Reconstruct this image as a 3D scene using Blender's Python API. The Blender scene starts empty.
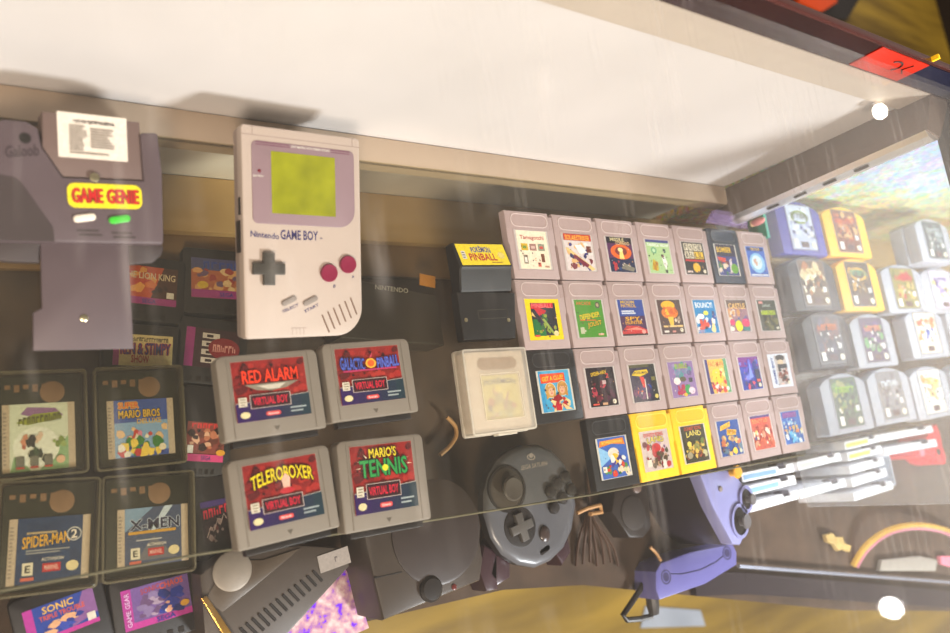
import bpy, bmesh, math, random
from mathutils import Vector, Matrix

# ------------------------------------------------------------------ camera model (millimetres)
# world: x along the counter, y towards its back wall, z up; z = 0 is the top face of the cartridges on the glass shelf
FPX = 743.63
CAM = (-414.51, -212.26, 508.20)
RV = (2.79165368, -0.116222250, 0.881210543)


def rodrigues(w):
    t = math.sqrt(sum(c * c for c in w))
    return Matrix.Rotation(t, 3, Vector(w) / t)


RM = rodrigues(RV)
RT = RM.transposed()


def at(px, py, z=0.0):
    """the point of the horizontal plane z that the photograph shows at this pixel"""
    d = RT @ Vector(((px - 475) / FPX, (py - 316.5) / FPX, 1))
    s = (z - CAM[2]) / d.z
    return Vector((CAM[0] + s * d.x, CAM[1] + s * d.y, z))


# ------------------------------------------------------------------ small tools
COL = bpy.context.scene.collection
S = 0.001
SHELF = -8.0
DECK = -145.0


def lin(c):
    return tuple(((v / 255) / 12.92 if v / 255 <= .04045 else ((v / 255 + .055) / 1.055) ** 2.4) for v in c)


def nd(nt, kind, **kw):
    n = nt.nodes.new(kind)
    for k, v in kw.items():
        setattr(n, k, v)
    return n


_m = {}


def mat(name, rgb, rough=.5, metal=0, var=.06, scale=60, bump=0, emit=0, coat=0, trans=0):
    if name in _m:
        return _m[name]
    m = bpy.data.materials.new(name)
    m.use_nodes = True
    nt = m.node_tree
    b = nt.nodes['Principled BSDF']
    b.inputs['Roughness'].default_value = rough
    b.inputs['Metallic'].default_value = metal
    b.inputs['Coat Weight'].default_value = coat
    c = lin(rgb)
    tc = nd(nt, 'ShaderNodeTexCoord')
    no = nd(nt, 'ShaderNodeTexNoise')
    no.inputs['Scale'].default_value = scale
    no.inputs['Detail'].default_value = 4
    nt.links.new(tc.outputs['Object'], no.inputs['Vector'])
    mx = nd(nt, 'ShaderNodeMix', data_type='RGBA')
    mx.inputs['A'].default_value = tuple(v * (1 - var) for v in c) + (1,)
    mx.inputs['B'].default_value = tuple(min(1, v * (1 + var)) for v in c) + (1,)
    nt.links.new(no.outputs['Fac'], mx.inputs['Factor'])
    nt.links.new(mx.outputs['Result'], b.inputs['Base Color'])
    if bump:
        bp = nd(nt, 'ShaderNodeBump')
        bp.inputs['Strength'].default_value = bump
        bp.inputs['Distance'].default_value = .0005
        nt.links.new(no.outputs['Fac'], bp.inputs['Height'])
        nt.links.new(bp.outputs['Normal'], b.inputs['Normal'])
    if emit:
        b.inputs['Emission Color'].default_value = c + (1,)
        b.inputs['Emission Strength'].default_value = emit
    _m[name] = m
    return m


def print_mat():
    """printed paper: the colours are stored per face in the mesh"""
    if 'print' in _m:
        return _m['print']
    m = bpy.data.materials.new('printed_paper')
    m.use_nodes = True
    nt = m.node_tree
    b = nt.nodes['Principled BSDF']
    b.inputs['Roughness'].default_value = .4
    a = nd(nt, 'ShaderNodeVertexColor', layer_name='Col')
    no = nd(nt, 'ShaderNodeTexNoise')
    no.inputs['Scale'].default_value = 400
    tc = nd(nt, 'ShaderNodeTexCoord')
    nt.links.new(tc.outputs['Object'], no.inputs['Vector'])
    hs = nd(nt, 'ShaderNodeHueSaturation')
    mr = nd(nt, 'ShaderNodeMapRange')
    mr.inputs['To Min'].default_value = .66
    mr.inputs['To Max'].default_value = .98
    nt.links.new(no.outputs['Fac'], mr.inputs['Value'])
    nt.links.new(mr.outputs['Result'], hs.inputs['Value'])
    nt.links.new(a.outputs['Color'], hs.inputs['Color'])
    nt.links.new(hs.outputs['Color'], b.inputs['Base Color'])
    _m['print'] = m
    return m


def clear_mat(name, tint=(255, 255, 255), body=.08, bodycol=(220, 215, 205), rough=.08, streak=0, ior=1.45, spec=1.0, grad=None, scale=9):
    """clear plastic or glass: light goes through, a Fresnel reflection, and a share of dust, clouding or painted glare"""
    if name in _m:
        return _m[name]
    m = bpy.data.materials.new(name)
    m.use_nodes = True
    nt = m.node_tree
    nt.nodes.clear()
    L = nt.links.new
    out = nd(nt, 'ShaderNodeOutputMaterial')
    tr = nd(nt, 'ShaderNodeBsdfTransparent')
    tr.inputs['Color'].default_value = lin(tint) + (1,)
    gl = nd(nt, 'ShaderNodeBsdfGlossy')
    gl.inputs['Roughness'].default_value = rough
    fr = nd(nt, 'ShaderNodeLayerWeight')
    pw = nd(nt, 'ShaderNodeMath', operation='POWER')
    pw.inputs[1].default_value = 5
    L(fr.outputs['Facing'], pw.inputs[0])
    f0 = ((ior - 1) / (ior + 1)) ** 2
    fm = nd(nt, 'ShaderNodeMapRange')
    fm.inputs['To Min'].default_value = f0 * spec
    fm.inputs['To Max'].default_value = spec
    L(pw.outputs[0], fm.inputs['Value'])
    m1 = nd(nt, 'ShaderNodeMixShader')
    L(fm.outputs['Result'], m1.inputs[0])
    L(tr.outputs[0], m1.inputs[1])
    L(gl.outputs[0], m1.inputs[2])
    di = nd(nt, 'ShaderNodeBsdfDiffuse')
    di.inputs['Color'].default_value = lin(bodycol) + (1,)
    tl = nd(nt, 'ShaderNodeBsdfTranslucent')
    tl.inputs['Color'].default_value = lin(bodycol) + (1,)
    ad = nd(nt, 'ShaderNodeMixShader')
    ad.inputs[0].default_value = .35
    L(di.outputs[0], ad.inputs[1])
    L(tl.outputs[0], ad.inputs[2])
    tc = nd(nt, 'ShaderNodeTexCoord')
    no = nd(nt, 'ShaderNodeTexNoise')
    no.inputs['Scale'].default_value = scale
    no.inputs['Detail'].default_value = 6
    no.inputs['Roughness'].default_value = .6
    no.inputs['Distortion'].default_value = .8 if streak else 0
    L(tc.outputs['Object'], no.inputs['Vector'])
    mr = nd(nt, 'ShaderNodeMapRange')
    mr.inputs['From Min'].default_value = .3
    mr.inputs['From Max'].default_value = .75
    mr.inputs['To Min'].default_value = body * .55
    mr.inputs['To Max'].default_value = body * 1.5
    L(no.outputs['Fac'], mr.inputs['Value'])
    fac = mr.outputs['Result']
    if grad:
        sp = nd(nt, 'ShaderNodeSeparateXYZ')
        L(tc.outputs['Object'], sp.inputs[0])
        for axis, a0, a1, v in grad:
            g = nd(nt, 'ShaderNodeMapRange', interpolation_type='SMOOTHSTEP')
            g.inputs['From Min'].default_value = a0
            g.inputs['From Max'].default_value = a1
            g.inputs['To Max'].default_value = v
            L(sp.outputs[axis], g.inputs['Value'])
            a = nd(nt, 'ShaderNodeMath', operation='ADD')
            L(fac, a.inputs[0])
            L(g.outputs['Result'], a.inputs[1])
            fac = a.outputs[0]
    if streak:
        mp = nd(nt, 'ShaderNodeMapping')
        mp.inputs['Rotation'].default_value = (0, 0, .9)
        mp.inputs['Scale'].default_value = (140, 9, 1)
        L(tc.outputs['Object'], mp.inputs['Vector'])
        n2 = nd(nt, 'ShaderNodeTexNoise')
        n2.inputs['Scale'].default_value = 1.0
        n2.inputs['Detail'].default_value = 3
        n2.inputs['Distortion'].default_value = 1.2
        L(mp.outputs[0], n2.inputs['Vector'])
        r2 = nd(nt, 'ShaderNodeMapRange')
        r2.inputs['From Min'].default_value = .62
        r2.inputs['From Max'].default_value = .8
        r2.inputs['To Max'].default_value = streak
        L(n2.outputs['Fac'], r2.inputs['Value'])
        a = nd(nt, 'ShaderNodeMath', operation='ADD')
        L(fac, a.inputs[0])
        L(r2.outputs['Result'], a.inputs[1])
        fac = a.outputs[0]
    m2 = nd(nt, 'ShaderNodeMixShader')
    L(fac, m2.inputs[0])
    L(m1.outputs[0], m2.inputs[1])
    L(ad.outputs[0], m2.inputs[2])
    L(m2.outputs[0], out.inputs['Surface'])
    _m[name] = m
    return m


def rr(x0, y0, x1, y1, r, n=5):
    """rounded rectangle, counter-clockwise; r may be one radius or (bottom-left, bottom-right, top-right, top-left)"""
    rs = (r,) * 4 if not isinstance(r, tuple) else r
    pts = []
    for (cx, cy, a0, q) in ((x0, y0, 180, 0), (x1, y0, 270, 1), (x1, y1, 0, 2), (x0, y1, 90, 3)):
        q = rs[q]
        if q <= 0:
            pts.append((cx, cy))
            continue
        ox = cx + (q if cx == x0 else -q)
        oy = cy + (q if cy == y0 else -q)
        for k in range(n + 1):
            a = math.radians(a0 + 90 * k / n)
            pts.append((ox + q * math.cos(a), oy + q * math.sin(a)))
    return pts


def ring(cx, cy, rx, ry=None, n=24, a0=0):
    ry = rx if ry is None else ry
    return [(cx + rx * math.cos(a0 + 2 * math.pi * k / n), cy + ry * math.sin(a0 + 2 * math.pi * k / n)) for k in range(n)]


def area(p):
    return .5 * sum(p[i][0] * p[(i + 1) % len(p)][1] - p[(i + 1) % len(p)][0] * p[i][1] for i in range(len(p)))


def inset(p, d):
    out = []
    n = len(p)
    for i in range(n):
        a, b, c = Vector(p[i - 1]), Vector(p[i]), Vector(p[(i + 1) % n])
        e1, e2 = (b - a), (c - b)
        if e1.length < 1e-6 or e2.length < 1e-6:
            out.append(tuple(b))
            continue
        e1.normalize()
        e2.normalize()
        n1, n2 = Vector((-e1.y, e1.x)), Vector((-e2.y, e2.x))
        m = n1 + n2
        k = max(.35, 1 + n1.dot(n2))
        q = b + m * (d / k)
        out.append((q.x, q.y))
    return out


_text = {}


def text_shape(s):
    """the flat outline of a piece of lettering, scaled to the unit square"""
    if s in _text:
        return _text[s]
    cu = bpy.data.curves.new('lettering', 'FONT')
    cu.body = s
    cu.offset = .02
    cu.resolution_u = 2
    ob = bpy.data.objects.new('lettering', cu)
    COL.objects.link(ob)
    bpy.context.view_layer.update()
    dg = bpy.context.evaluated_depsgraph_get()
    me = bpy.data.meshes.new_from_object(ob.evaluated_get(dg))
    vs = [v.co.copy() for v in me.vertices]
    fs = [tuple(p.vertices) for p in me.polygons]
    bpy.data.objects.remove(ob)
    bpy.data.curves.remove(cu)
    bpy.data.meshes.remove(me)
    x0, x1 = min(v.x for v in vs), max(v.x for v in vs)
    y0, y1 = min(v.y for v in vs), max(v.y for v in vs)
    _text[s] = ([((v.x - x0) / (x1 - x0), (v.y - y0) / max(1e-6, y1 - y0)) for v in vs], fs)
    return _text[s]


class MB:
    """collects faces in millimetres and links them as ONE mesh object"""

    def __init__(self):
        self.v, self.f, self.c, self.mi, self.ms = [], [], [], [], []

    def slot(self, m):
        if m not in self.ms:
            self.ms.append(m)
        return self.ms.index(m)

    def face(self, idx, col=None, m=None):
        self.f.append(tuple(idx))
        self.c.append(col)
        self.mi.append(0 if m is None else self.slot(m))

    def verts(self, pts):
        n = len(self.v)
        self.v += [tuple(p) for p in pts]
        return list(range(n, n + len(pts)))

    def prism(self, poly, z0, z1, b=0, col=None, m=None, bottom=True):
        if area(poly) < 0:
            poly = poly[::-1]
        n = len(poly)
        rings = [[(x, y, z0) for x, y in poly]]
        if b:
            rings.append([(x, y, z1 - b) for x, y in poly])
            q = inset(poly, b * .3)
            rings.append([(x, y, z1 - b * .3) for x, y in q])
            q = inset(poly, b)
            rings.append([(x, y, z1) for x, y in q])
        else:
            rings.append([(x, y, z1) for x, y in poly])
        ids = [self.verts(r) for r in rings]
        for a, c in zip(ids, ids[1:]):
            for i in range(n):
                j = (i + 1) % n
                self.face((a[i], a[j], c[j], c[i]), col, m)
        self.face(ids[-1], col, m)
        if bottom:
            self.face(ids[0][::-1], col, m)
        return self

    def box(self, x0, y0, z0, x1, y1, z1, b=0, col=None, m=None):
        return self.prism([(x0, y0), (x1, y0), (x1, y1), (x0, y1)], z0, z1, b, col, m)

    def flat(self, poly, z, col=None, m=None):
        if area(poly) < 0:
            poly = poly[::-1]
        self.face(self.verts([(x, y, z) for x, y in poly]), col, m)
        return self

    def frame(self, outer, inner, z0, z1, col=None, m=None):
        """a flat ring between two outlines that have the same number of points"""
        n = len(outer)
        a, b_ = self.verts([(x, y, z1) for x, y in outer]), self.verts([(x, y, z1) for x, y in inner])
        c, d = self.verts([(x, y, z0) for x, y in outer]), self.verts([(x, y, z0) for x, y in inner])
        for i in range(n):
            j = (i + 1) % n
            self.face((a[i], a[j], b_[j], b_[i]), col, m)
            self.face((c[i], c[j], a[j], a[i]), col, m)
            self.face((b_[i], b_[j], d[j], d[i]), col, m)
        return self

    def lathe(self, prof, cx, cy, n=24, col=None, m=None, sy=1):
        ids = [self.verts([(cx + r * math.cos(2 * math.pi * k / n), cy + sy * r * math.sin(2 * math.pi * k / n), z) for k in range(n)]) for r, z in prof]
        for a, c in zip(ids, ids[1:]):
            for i in range(n):
                j = (i + 1) % n
                self.face((a[i], a[j], c[j], c[i]), col, m)
        self.face(ids[-1], col, m)
        self.face(ids[0][::-1], col, m)
        return self

    def tube(self, path, r, n=8, col=None, m=None):
        P = [Vector(p) for p in path]
        rings = []
        up = Vector((0, 0, 1))
        for i, p in enumerate(P):
            t = (P[min(i + 1, len(P) - 1)] - P[max(i - 1, 0)])
            t = t.normalized() if t.length else Vector((1, 0, 0))
            s = t.cross(up)
            s = s.normalized() if s.length > 1e-4 else Vector((1, 0, 0))
            u = s.cross(t)
            rad = r[i] if isinstance(r, (list, tuple)) else r
            rings.append(self.verts([p + rad * (math.cos(2 * math.pi * k / n) * s + math.sin(2 * math.pi * k / n) * u) for k in range(n)]))
        for a, c in zip(rings, rings[1:]):
            for i in range(n):
                j = (i + 1) % n
                self.face((a[i], a[j], c[j], c[i]), col, m)
        self.face(rings[0][::-1], col, m)
        self.face(rings[-1], col, m)
        return self

    def letters(self, s, place, z, col=None, m=None):
        vs, fs = text_shape(s)
        ids = self.verts([tuple(place(u, v)) + (z,) for u, v in vs])
        for f in fs:
            self.face([ids[i] for i in f], col, m)
        return self

    def build(self, name, m=None, parent=None, smooth=True):
        me = bpy.data.meshes.new(name)
        me.from_pydata([(x * S, y * S, z * S) for x, y, z in self.v], [], self.f)
        if any(c is not None for c in self.c):
            ca = me.color_attributes.new('Col', 'FLOAT_COLOR', 'CORNER')
            buf = []
            for p, c in zip(me.polygons, self.c):
                buf += (list(c if c is not None else (.5, .5, .5)) + [1]) * p.loop_total
            ca.data.foreach_set('color', buf)
        ms = self.ms or [m or print_mat()]
        for q in ms:
            me.materials.append(q)
        if self.ms:
            me.polygons.foreach_set('material_index', self.mi)
        if smooth:
            me.polygons.foreach_set('use_smooth', [True] * len(me.polygons))
            me.set_sharp_from_angle(angle=math.radians(32))
        me.update()
        o = bpy.data.objects.new(name, me)
        COL.objects.link(o)
        if parent:
            o.parent = parent
        return o


def tag(o, label, cat, group=None):
    o['label'], o['category'] = label, cat
    if group:
        o['group'] = group
    return o


def thing(name, label, cat, loc=(0, 0, 0), rz=0, group=None):
    o = bpy.data.objects.new(name, None)
    o.empty_display_size = .01
    COL.objects.link(o)
    o.location = [c * S for c in loc]
    o.rotation_euler = (0, 0, rz)
    return tag(o, label, cat, group)


def struct(o):
    o['kind'] = 'structure'
    return o


class Fr:
    """a local frame laid on the plane z, its x axis along two photographed points"""

    def __init__(self, a, b, z):
        A, B = at(a[0], a[1], z), at(b[0], b[1], z)
        self.o, self.z = A, z
        self.ang = math.atan2(B.y - A.y, B.x - A.x)
        self.w = (B - A).length

    def __call__(self, px, py, z=None):
        d = at(px, py, self.z if z is None else z) - self.o
        c, s = math.cos(-self.ang), math.sin(-self.ang)
        return (d.x * c - d.y * s, d.x * s + d.y * c)

    def poly(self, pts, z=None):
        return [self(x, y, z) for x, y in pts]


class Fr3:
    """a tilted local frame: a plane that leans back instead of lying on the shelf"""

    def __init__(self, R, o, z):
        self.R, self.o, self.z = R, Vector(o), z
        self.Ri = R.transposed()

    def __call__(self, px, py, z=None):
        z = self.z if z is None else z
        c = self.Ri @ (Vector(CAM) - self.o)
        d = self.Ri @ (RT @ Vector(((px - 475) / FPX, (py - 316.5) / FPX, 1)))
        k = (z - c.z) / d.z
        return (c.x + k * d.x, c.y + k * d.y)

    def poly(self, pts, z=None):
        return [self(x, y, z) for x, y in pts]


def stand_under(label, R, o, x0, x1, y, dz_):
    """a clear wedge on the shelf that props the back of a leaning thing"""
    p, q = R @ Vector((x0, y, dz_)) + Vector(o), R @ Vector((x1, y, dz_)) + Vector(o)
    t = thing('clear_stand', label, 'display stand', (p.x, p.y, SHELF))
    b = MB()
    h_ = min(p.z, q.z) - SHELF - .3
    w_ = q.x - p.x
    A = b.verts([(0, -22, 0), (w_, -22, 0), (w_, 6, 0), (0, 6, 0)])
    k = math.tan(.22)
    B = b.verts([(0, -22, h_ - 22 * k - 1), (w_, -22, h_ - 22 * k - 1), (w_, 6, h_ + 6 * k - 2), (0, 6, h_ + 6 * k - 2)])
    for i in range(4):
        j = (i + 1) % 4
        b.face((A[i], A[j], B[j], B[i]))
    b.face(A[::-1])
    b.face(B)
    b.build('wedge', clear_mat('stand_plastic', (235, 235, 225), .1, (190, 180, 160), .1), t, smooth=False)


class Art(MB):
    """a printed label: flat coloured shapes in unit coordinates, u to the right, v up"""
    STEP = .012

    def __init__(self, x0, y0, x1, y1, z, bg, th=.4, r=0):
        super().__init__()
        self.q = (x0, y0, x1, y1)
        p = rr(x0, y0, x1, y1, r) if r else [(x0, y0), (x1, y0), (x1, y1), (x0, y1)]
        self.prism(p, z - th, z, col=lin(bg))
        self.z = z

    def up(self):
        self.z += self.STEP
        return self.z

    def xy(self, u, v):
        x0, y0, x1, y1 = self.q
        return (x0 + (x1 - x0) * u, y0 + (y1 - y0) * v)

    def poly(self, pts, c):
        self.flat([self.xy(*p) for p in pts], self.up(), lin(c))
        return self

    def rect(self, u0, v0, u1, v1, c):
        return self.poly([(u0, v0), (u1, v0), (u1, v1), (u0, v1)], c)

    def ell(self, cu, cv, ru, rv, c, n=18):
        return self.poly(ring(cu, cv, ru, rv, n), c)

    def blot(self, u0, v0, u1, v1, cols, n, seed, size=.09):
        r = random.Random(seed)
        for _ in range(n):
            cu, cv, s = r.uniform(u0, u1), r.uniform(v0, v1), size * r.uniform(.5, 1.3)
            k = r.randint(5, 8)
            a0 = r.random() * 6
            p = [(min(1, max(0, cu + s * r.uniform(.6, 1.2) * math.cos(a0 + 6.283 * i / k))), min(1, max(0, cv + s * r.uniform(.6, 1.2) * math.sin(a0 + 6.283 * i / k)))) for i in range(k)]
            if abs(area(p)) > 1e-5:
                self.poly(p, r.choice(cols))
        return self

    def text(self, s, u0, v0, u1, v1, c, skew=0, arch=0, edge=None):
        for k, cc in (((1, edge),) if edge else ()) + ((0, c),):
            d = .012 * k

            def place(u, v):
                uu = u0 - d + (u1 - u0 + 2 * d) * u
                vv = v0 - d + (v1 - v0 + 2 * d) * v + skew * (u - .5) + arch * (1 - (2 * u - 1) ** 2)
                return self.xy(uu, vv)
            if k:
                for du, dv in ((-d, 0), (d, 0), (0, d), (0, -d)):
                    self.letters(s, lambda u, v: self.xy(u0 + (u1 - u0) * u + du, v0 + (v1 - v0) * v + dv + skew * (u - .5) + arch * (1 - (2 * u - 1) ** 2)), self.up(), lin(cc))
            else:
                self.letters(s, place, self.up(), lin(cc))
        return self

    def scrib(self, u0, v0, u1, v1, c, n, seed, skew=0):
        """lettering too small to read in the photograph"""
        r = random.Random(seed)
        w = (u1 - u0) / n
        for i in range(n):
            a = u0 + w * i
            t = skew * ((i + .5) / n - .5)
            lo, hi = v0 + t + (v1 - v0) * r.uniform(0, .1), v1 + t - (v1 - v0) * r.uniform(0, .12)
            k = r.random()
            self.poly([(a + w * .1, lo), (a + w * .36, lo), (a + w * .36, hi), (a + w * .1, hi)], c)
            if k < .75:
                self.poly([(a + w * .1, hi - (hi - lo) * .3), (a + w * .88, hi - (hi - lo) * .3), (a + w * .88, hi), (a + w * .1, hi)], c)
            if k > .3:
                self.poly([(a + w * .6, lo), (a + w * .88, lo), (a + w * .88, hi - (hi - lo) * .3), (a + w * .6, hi - (hi - lo) * .3)], c)
        return self

    def lines(self, u0, v0, u1, v1, c, n, seed=1):
        r = random.Random(seed)
        h = (v1 - v0) / n
        for i in range(n):
            self.rect(u0, v0 + h * (i + .25), u0 + (u1 - u0) * r.uniform(.7, 1), v0 + h * (i + .7), c)
        return self

    def seal(self, u, v, c=(235, 225, 200), ru=.07, rv=.06):
        return self.ell(u, v, ru, rv, c)


# ------------------------------------------------------------------ materials
GREY = mat('pinkish_grey_plastic', (172, 154, 152), .55, var=.04)
GREYL = mat('pinkish_grey_rim_highlight', (206, 190, 188), .4, var=.04)  # lighter copy of the shell plastic, rim highlights put into the colour
YELL = mat('yellow_rim_highlight', (255, 222, 90), .4)  # rim highlight on the yellow shells, painted as a lighter tone
BLKL = mat('dark_rim_highlight', (74, 74, 76), .3)  # rim highlight on the dark shells, painted as a lighter tone
GREYD = mat('pinkish_grey_recess_shade', (166, 147, 144), .6, var=.04)  # darker copy of the shell plastic, recess shade put into the colour
BLACKP = mat('black_plastic', (34, 32, 31), .48, var=.1)
NAVYP = mat('dark_blue_black_plastic', (38, 46, 62), .35, var=.1)
DARKC = mat('smoky_dark_plastic', (52, 50, 50), .3, var=.2, scale=120)
YELP = mat('yellow_plastic', (246, 200, 36), .45, var=.04)
YELD = mat('yellow_recess_shade', (230, 180, 30), .5, var=.04)  # darker yellow copy, shade of the recess painted in
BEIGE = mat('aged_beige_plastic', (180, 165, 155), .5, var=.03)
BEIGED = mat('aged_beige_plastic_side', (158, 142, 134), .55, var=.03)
VBG = mat('warm_grey_plastic', (128, 119, 108), .55, var=.04)
VBGD = mat('warm_grey_plastic_groove', (100, 92, 82), .6, var=.04)
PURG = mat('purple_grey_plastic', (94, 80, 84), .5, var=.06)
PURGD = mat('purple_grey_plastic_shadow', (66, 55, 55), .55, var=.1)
MAUVE = mat('mauve_bezel', (140, 118, 124), .4, var=.04)
LCD = mat('olive_screen_reflections', (140, 142, 26), .16, var=.6, scale=45)  # blotches of reflection put into the screen colour
MAROON = mat('magenta_button', (132, 26, 64), .3)
DPADM = mat('charcoal_pad', (66, 62, 56), .5)
SLATE = mat('grey_rubber', (140, 130, 124), .6)
INK = mat('navy_lettering', (52, 46, 96), .5)
INKG = mat('faint_dark_lettering', (70, 60, 60), .6)
STEEL = mat('screw_steel', (190, 180, 150), .3, 1)
CONS = mat('charcoal_console_plastic', (68, 59, 52), .32, var=.12)
CONSD = mat('dark_console_plastic', (38, 33, 31), .4, var=.12)
PADM = mat('blue_grey_pad_plastic', (92, 92, 96), .3, var=.08)
INDIGO = mat('indigo_plastic', (104, 102, 160), .35, var=.06)
INDIGOD = mat('dark_indigo_plastic', (60, 56, 96), .4, var=.06)
SILV = mat('pale_silver_blue_plastic', (150, 152, 200), .3, var=.05)
CHROME = mat('bright_chrome', (250, 250, 255), .38, 1)
TAN = mat('tan_cable_tie', (170, 130, 84), .6)
WHITEP = mat('white_case_plastic', (236, 238, 244), .35)
N64G = mat('cool_grey_plastic', (158, 160, 168), .4, var=.05)
N64B = mat('deep_blue_plastic', (52, 52, 150), .35, var=.05)
N64K = mat('black_shell_plastic', (48, 46, 50), .3, var=.1)
N64Y = mat('warm_yellow_shell_plastic', (238, 182, 44), .4)
LETW = mat('pale_grey_lettering', (205, 200, 190), .5)


# ------------------------------------------------------------------ the setting
def lerp(a, b, t):
    return a + (b - a) * t


def plank_mat(name, c0, c1, sx, sy, rough=.45):
    m = bpy.data.materials.new(name)
    m.use_nodes = True
    nt = m.node_tree
    b = nt.nodes['Principled BSDF']
    b.inputs['Roughness'].default_value = rough
    tc = nd(nt, 'ShaderNodeTexCoord')
    mp = nd(nt, 'ShaderNodeMapping')
    mp.inputs['Scale'].default_value = (sx, sy, 1)
    mp.inputs['Rotation'].default_value = (0, 0, .35)
    no = nd(nt, 'ShaderNodeTexNoise')
    no.inputs['Scale'].default_value = 3
    no.inputs['Detail'].default_value = 5
    cr = nd(nt, 'ShaderNodeValToRGB')
    cr.color_ramp.elements[0].position = .3
    cr.color_ramp.elements[0].color = lin(c0) + (1,)
    cr.color_ramp.elements[1].position = .7
    cr.color_ramp.elements[1].color = lin(c1) + (1,)
    L = nt.links.new
    L(tc.outputs['Object'], mp.inputs[0])
    L(mp.outputs[0], no.inputs['Vector'])
    L(no.outputs['Fac'], cr.inputs[0])
    L(cr.outputs[0], b.inputs['Base Color'])
    return m


struct(MB().box(-6000, -6000, -930, 9000, 7000, -900).build('floor', plank_mat('yellow_wood_floor', (88, 68, 22), (146, 120, 44), .5, 4)))

wall_m = mat('stained_white_board', (204, 199, 198), .55, var=.1, scale=9)
struct(MB().box(-1500, 60, DECK, 356, 75, 203).build('wall_back', wall_m))
struct(MB().box(-1500, 57, 203, 372, 76, 234).build('wall_back_shaded_band', mat('cream_shaded_strip', (186, 174, 162), .5, var=.05)))  # upper band of the white board, its shading painted as a cream tone
# ledge along the foot of the white board, the shelf glass rests against it
struct(MB().box(-1500, 36, -26, 356, 59.5, SHELF - 1, 1).build('trim_2', mat('pale_wood_ledge', (174, 156, 138), .5, var=.08, scale=12)))
deck_poly = [(-1500, -356), (-130, -348), (42, -354), (150, -372), (629, -508), (960, -585), (1500, -700), (1500, 60), (-1500, 60)]
deck_m = mat('dark_brown_carpeted_board', (76, 60, 47), .8, var=.7, scale=26, bump=.3)
struct(MB().prism(deck_poly, DECK - 18, DECK).build('floor_display_deck', deck_m))
# two low wooden steps where the deck meets the back board
struct(MB().box(-1500, 8, DECK, 1400, 59.5, DECK + 16, 1).build('trim_3', mat('olive_brown_wood', (176, 150, 108), .5, var=.2, scale=12)))
struct(MB().box(-1500, -26, DECK, 1400, 8, DECK + 6, 1).build('trim_4', mat('dull_brown_wood', (126, 100, 68), .5, var=.2, scale=12)))


def holo_mat():
    m = bpy.data.materials.new('iridescent_foil')
    m.use_nodes = True
    nt = m.node_tree
    L = nt.links.new
    b = nt.nodes['Principled BSDF']
    b.inputs['Roughness'].default_value = .35
    tc = nd(nt, 'ShaderNodeTexCoord')
    no = nd(nt, 'ShaderNodeTexNoise')
    no.inputs['Scale'].default_value = 22
    no.inputs['Detail'].default_value = 8
    no.inputs['Roughness'].default_value = .72
    vo = nd(nt, 'ShaderNodeTexVoronoi')
    vo.inputs['Scale'].default_value = 230
    L(tc.outputs['Object'], no.inputs['Vector'])
    L(tc.outputs['Object'], vo.inputs['Vector'])
    sp = nd(nt, 'ShaderNodeSeparateXYZ')
    L(tc.outputs['Object'], sp.inputs[0])
    ml = nd(nt, 'ShaderNodeMapRange')
    ml.inputs['From Min'].default_value = -.03
    ml.inputs['From Max'].default_value = .2
    ml.inputs['To Min'].default_value = -.17
    ml.inputs['To Max'].default_value = .34
    L(sp.outputs[2], ml.inputs['Value'])
    ad = nd(nt, 'ShaderNodeMath', operation='ADD')
    L(no.outputs['Fac'], ad.inputs[0])
    L(ml.outputs['Result'], ad.inputs[1])
    cr = nd(nt, 'ShaderNodeValToRGB')
    e = cr.color_ramp.elements
    e[0].position, e[0].color = .2, lin((206, 120, 80)) + (1,)
    e[1].position, e[1].color = .95, lin((245, 248, 255)) + (1,)
    for p, c in ((.3, (240, 190, 60)), (.38, (100, 150, 90)), (.44, (246, 216, 100)), (.52, (110, 200, 170)), (.58, (230, 226, 240)), (.64, (80, 165, 220)), (.72, (200, 180, 246)), (.82, (120, 215, 225))):
        x = e.new(p)
        x.color = lin(c) + (1,)
    L(ad.outputs[0], cr.inputs[0])
    hs = nd(nt, 'ShaderNodeMix', data_type='RGBA', blend_type='MIX')
    hs.inputs['Factor'].default_value = .42
    L(cr.outputs[0], hs.inputs['A'])
    L(vo.outputs['Color'], hs.inputs['B'])
    L(hs.outputs['Result'], b.inputs['Base Color'])
    return m


struct(MB().box(386, 60, DECK, 1500, 75, 234).build('wall_back_foil', holo_mat()))

# corner post: brown inner face, bright slotted strip on its front edge
pp = MB()
A = pp.verts([(366, 60, SHELF - 20), (346, 18, SHELF - 20), (372, 14, SHELF - 20), (386, 60, SHELF - 20)])
B = pp.verts([(346, 60, 234), (318, 18, 234), (342, 14, 234), (386, 60, 234)])
for i in range(4):
    j = (i + 1) % 4
    pp.face((A[i], A[j], B[j], B[i]))
pp.face(A[::-1])
pp.face(B)
post = struct(pp.build('pillar_corner_post', mat('brown_metal_post', (96, 76, 62), .35, var=.12, scale=14), smooth=False))
st = MB()
for t0, t1, m in ((0, 1, CHROME),):
    A = st.verts([(350, 13, SHELF - 20), (360, 10, SHELF - 20), (372, 12, SHELF - 20), (372, 14.5, SHELF - 20), (346, 18, SHELF - 20)])
    B = st.verts([(322, 13, 232), (331, 10, 232), (342, 12, 232), (342, 14.5, 232), (318, 18, 232)])
    for i in range(5):
        j = (i + 1) % 5
        st.face((A[i], A[j], B[j], B[i]))
    st.face(A[::-1])
    st.face(B)
st.build('slotted_strip', CHROME, post, smooth=False)
sl = MB()
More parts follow.
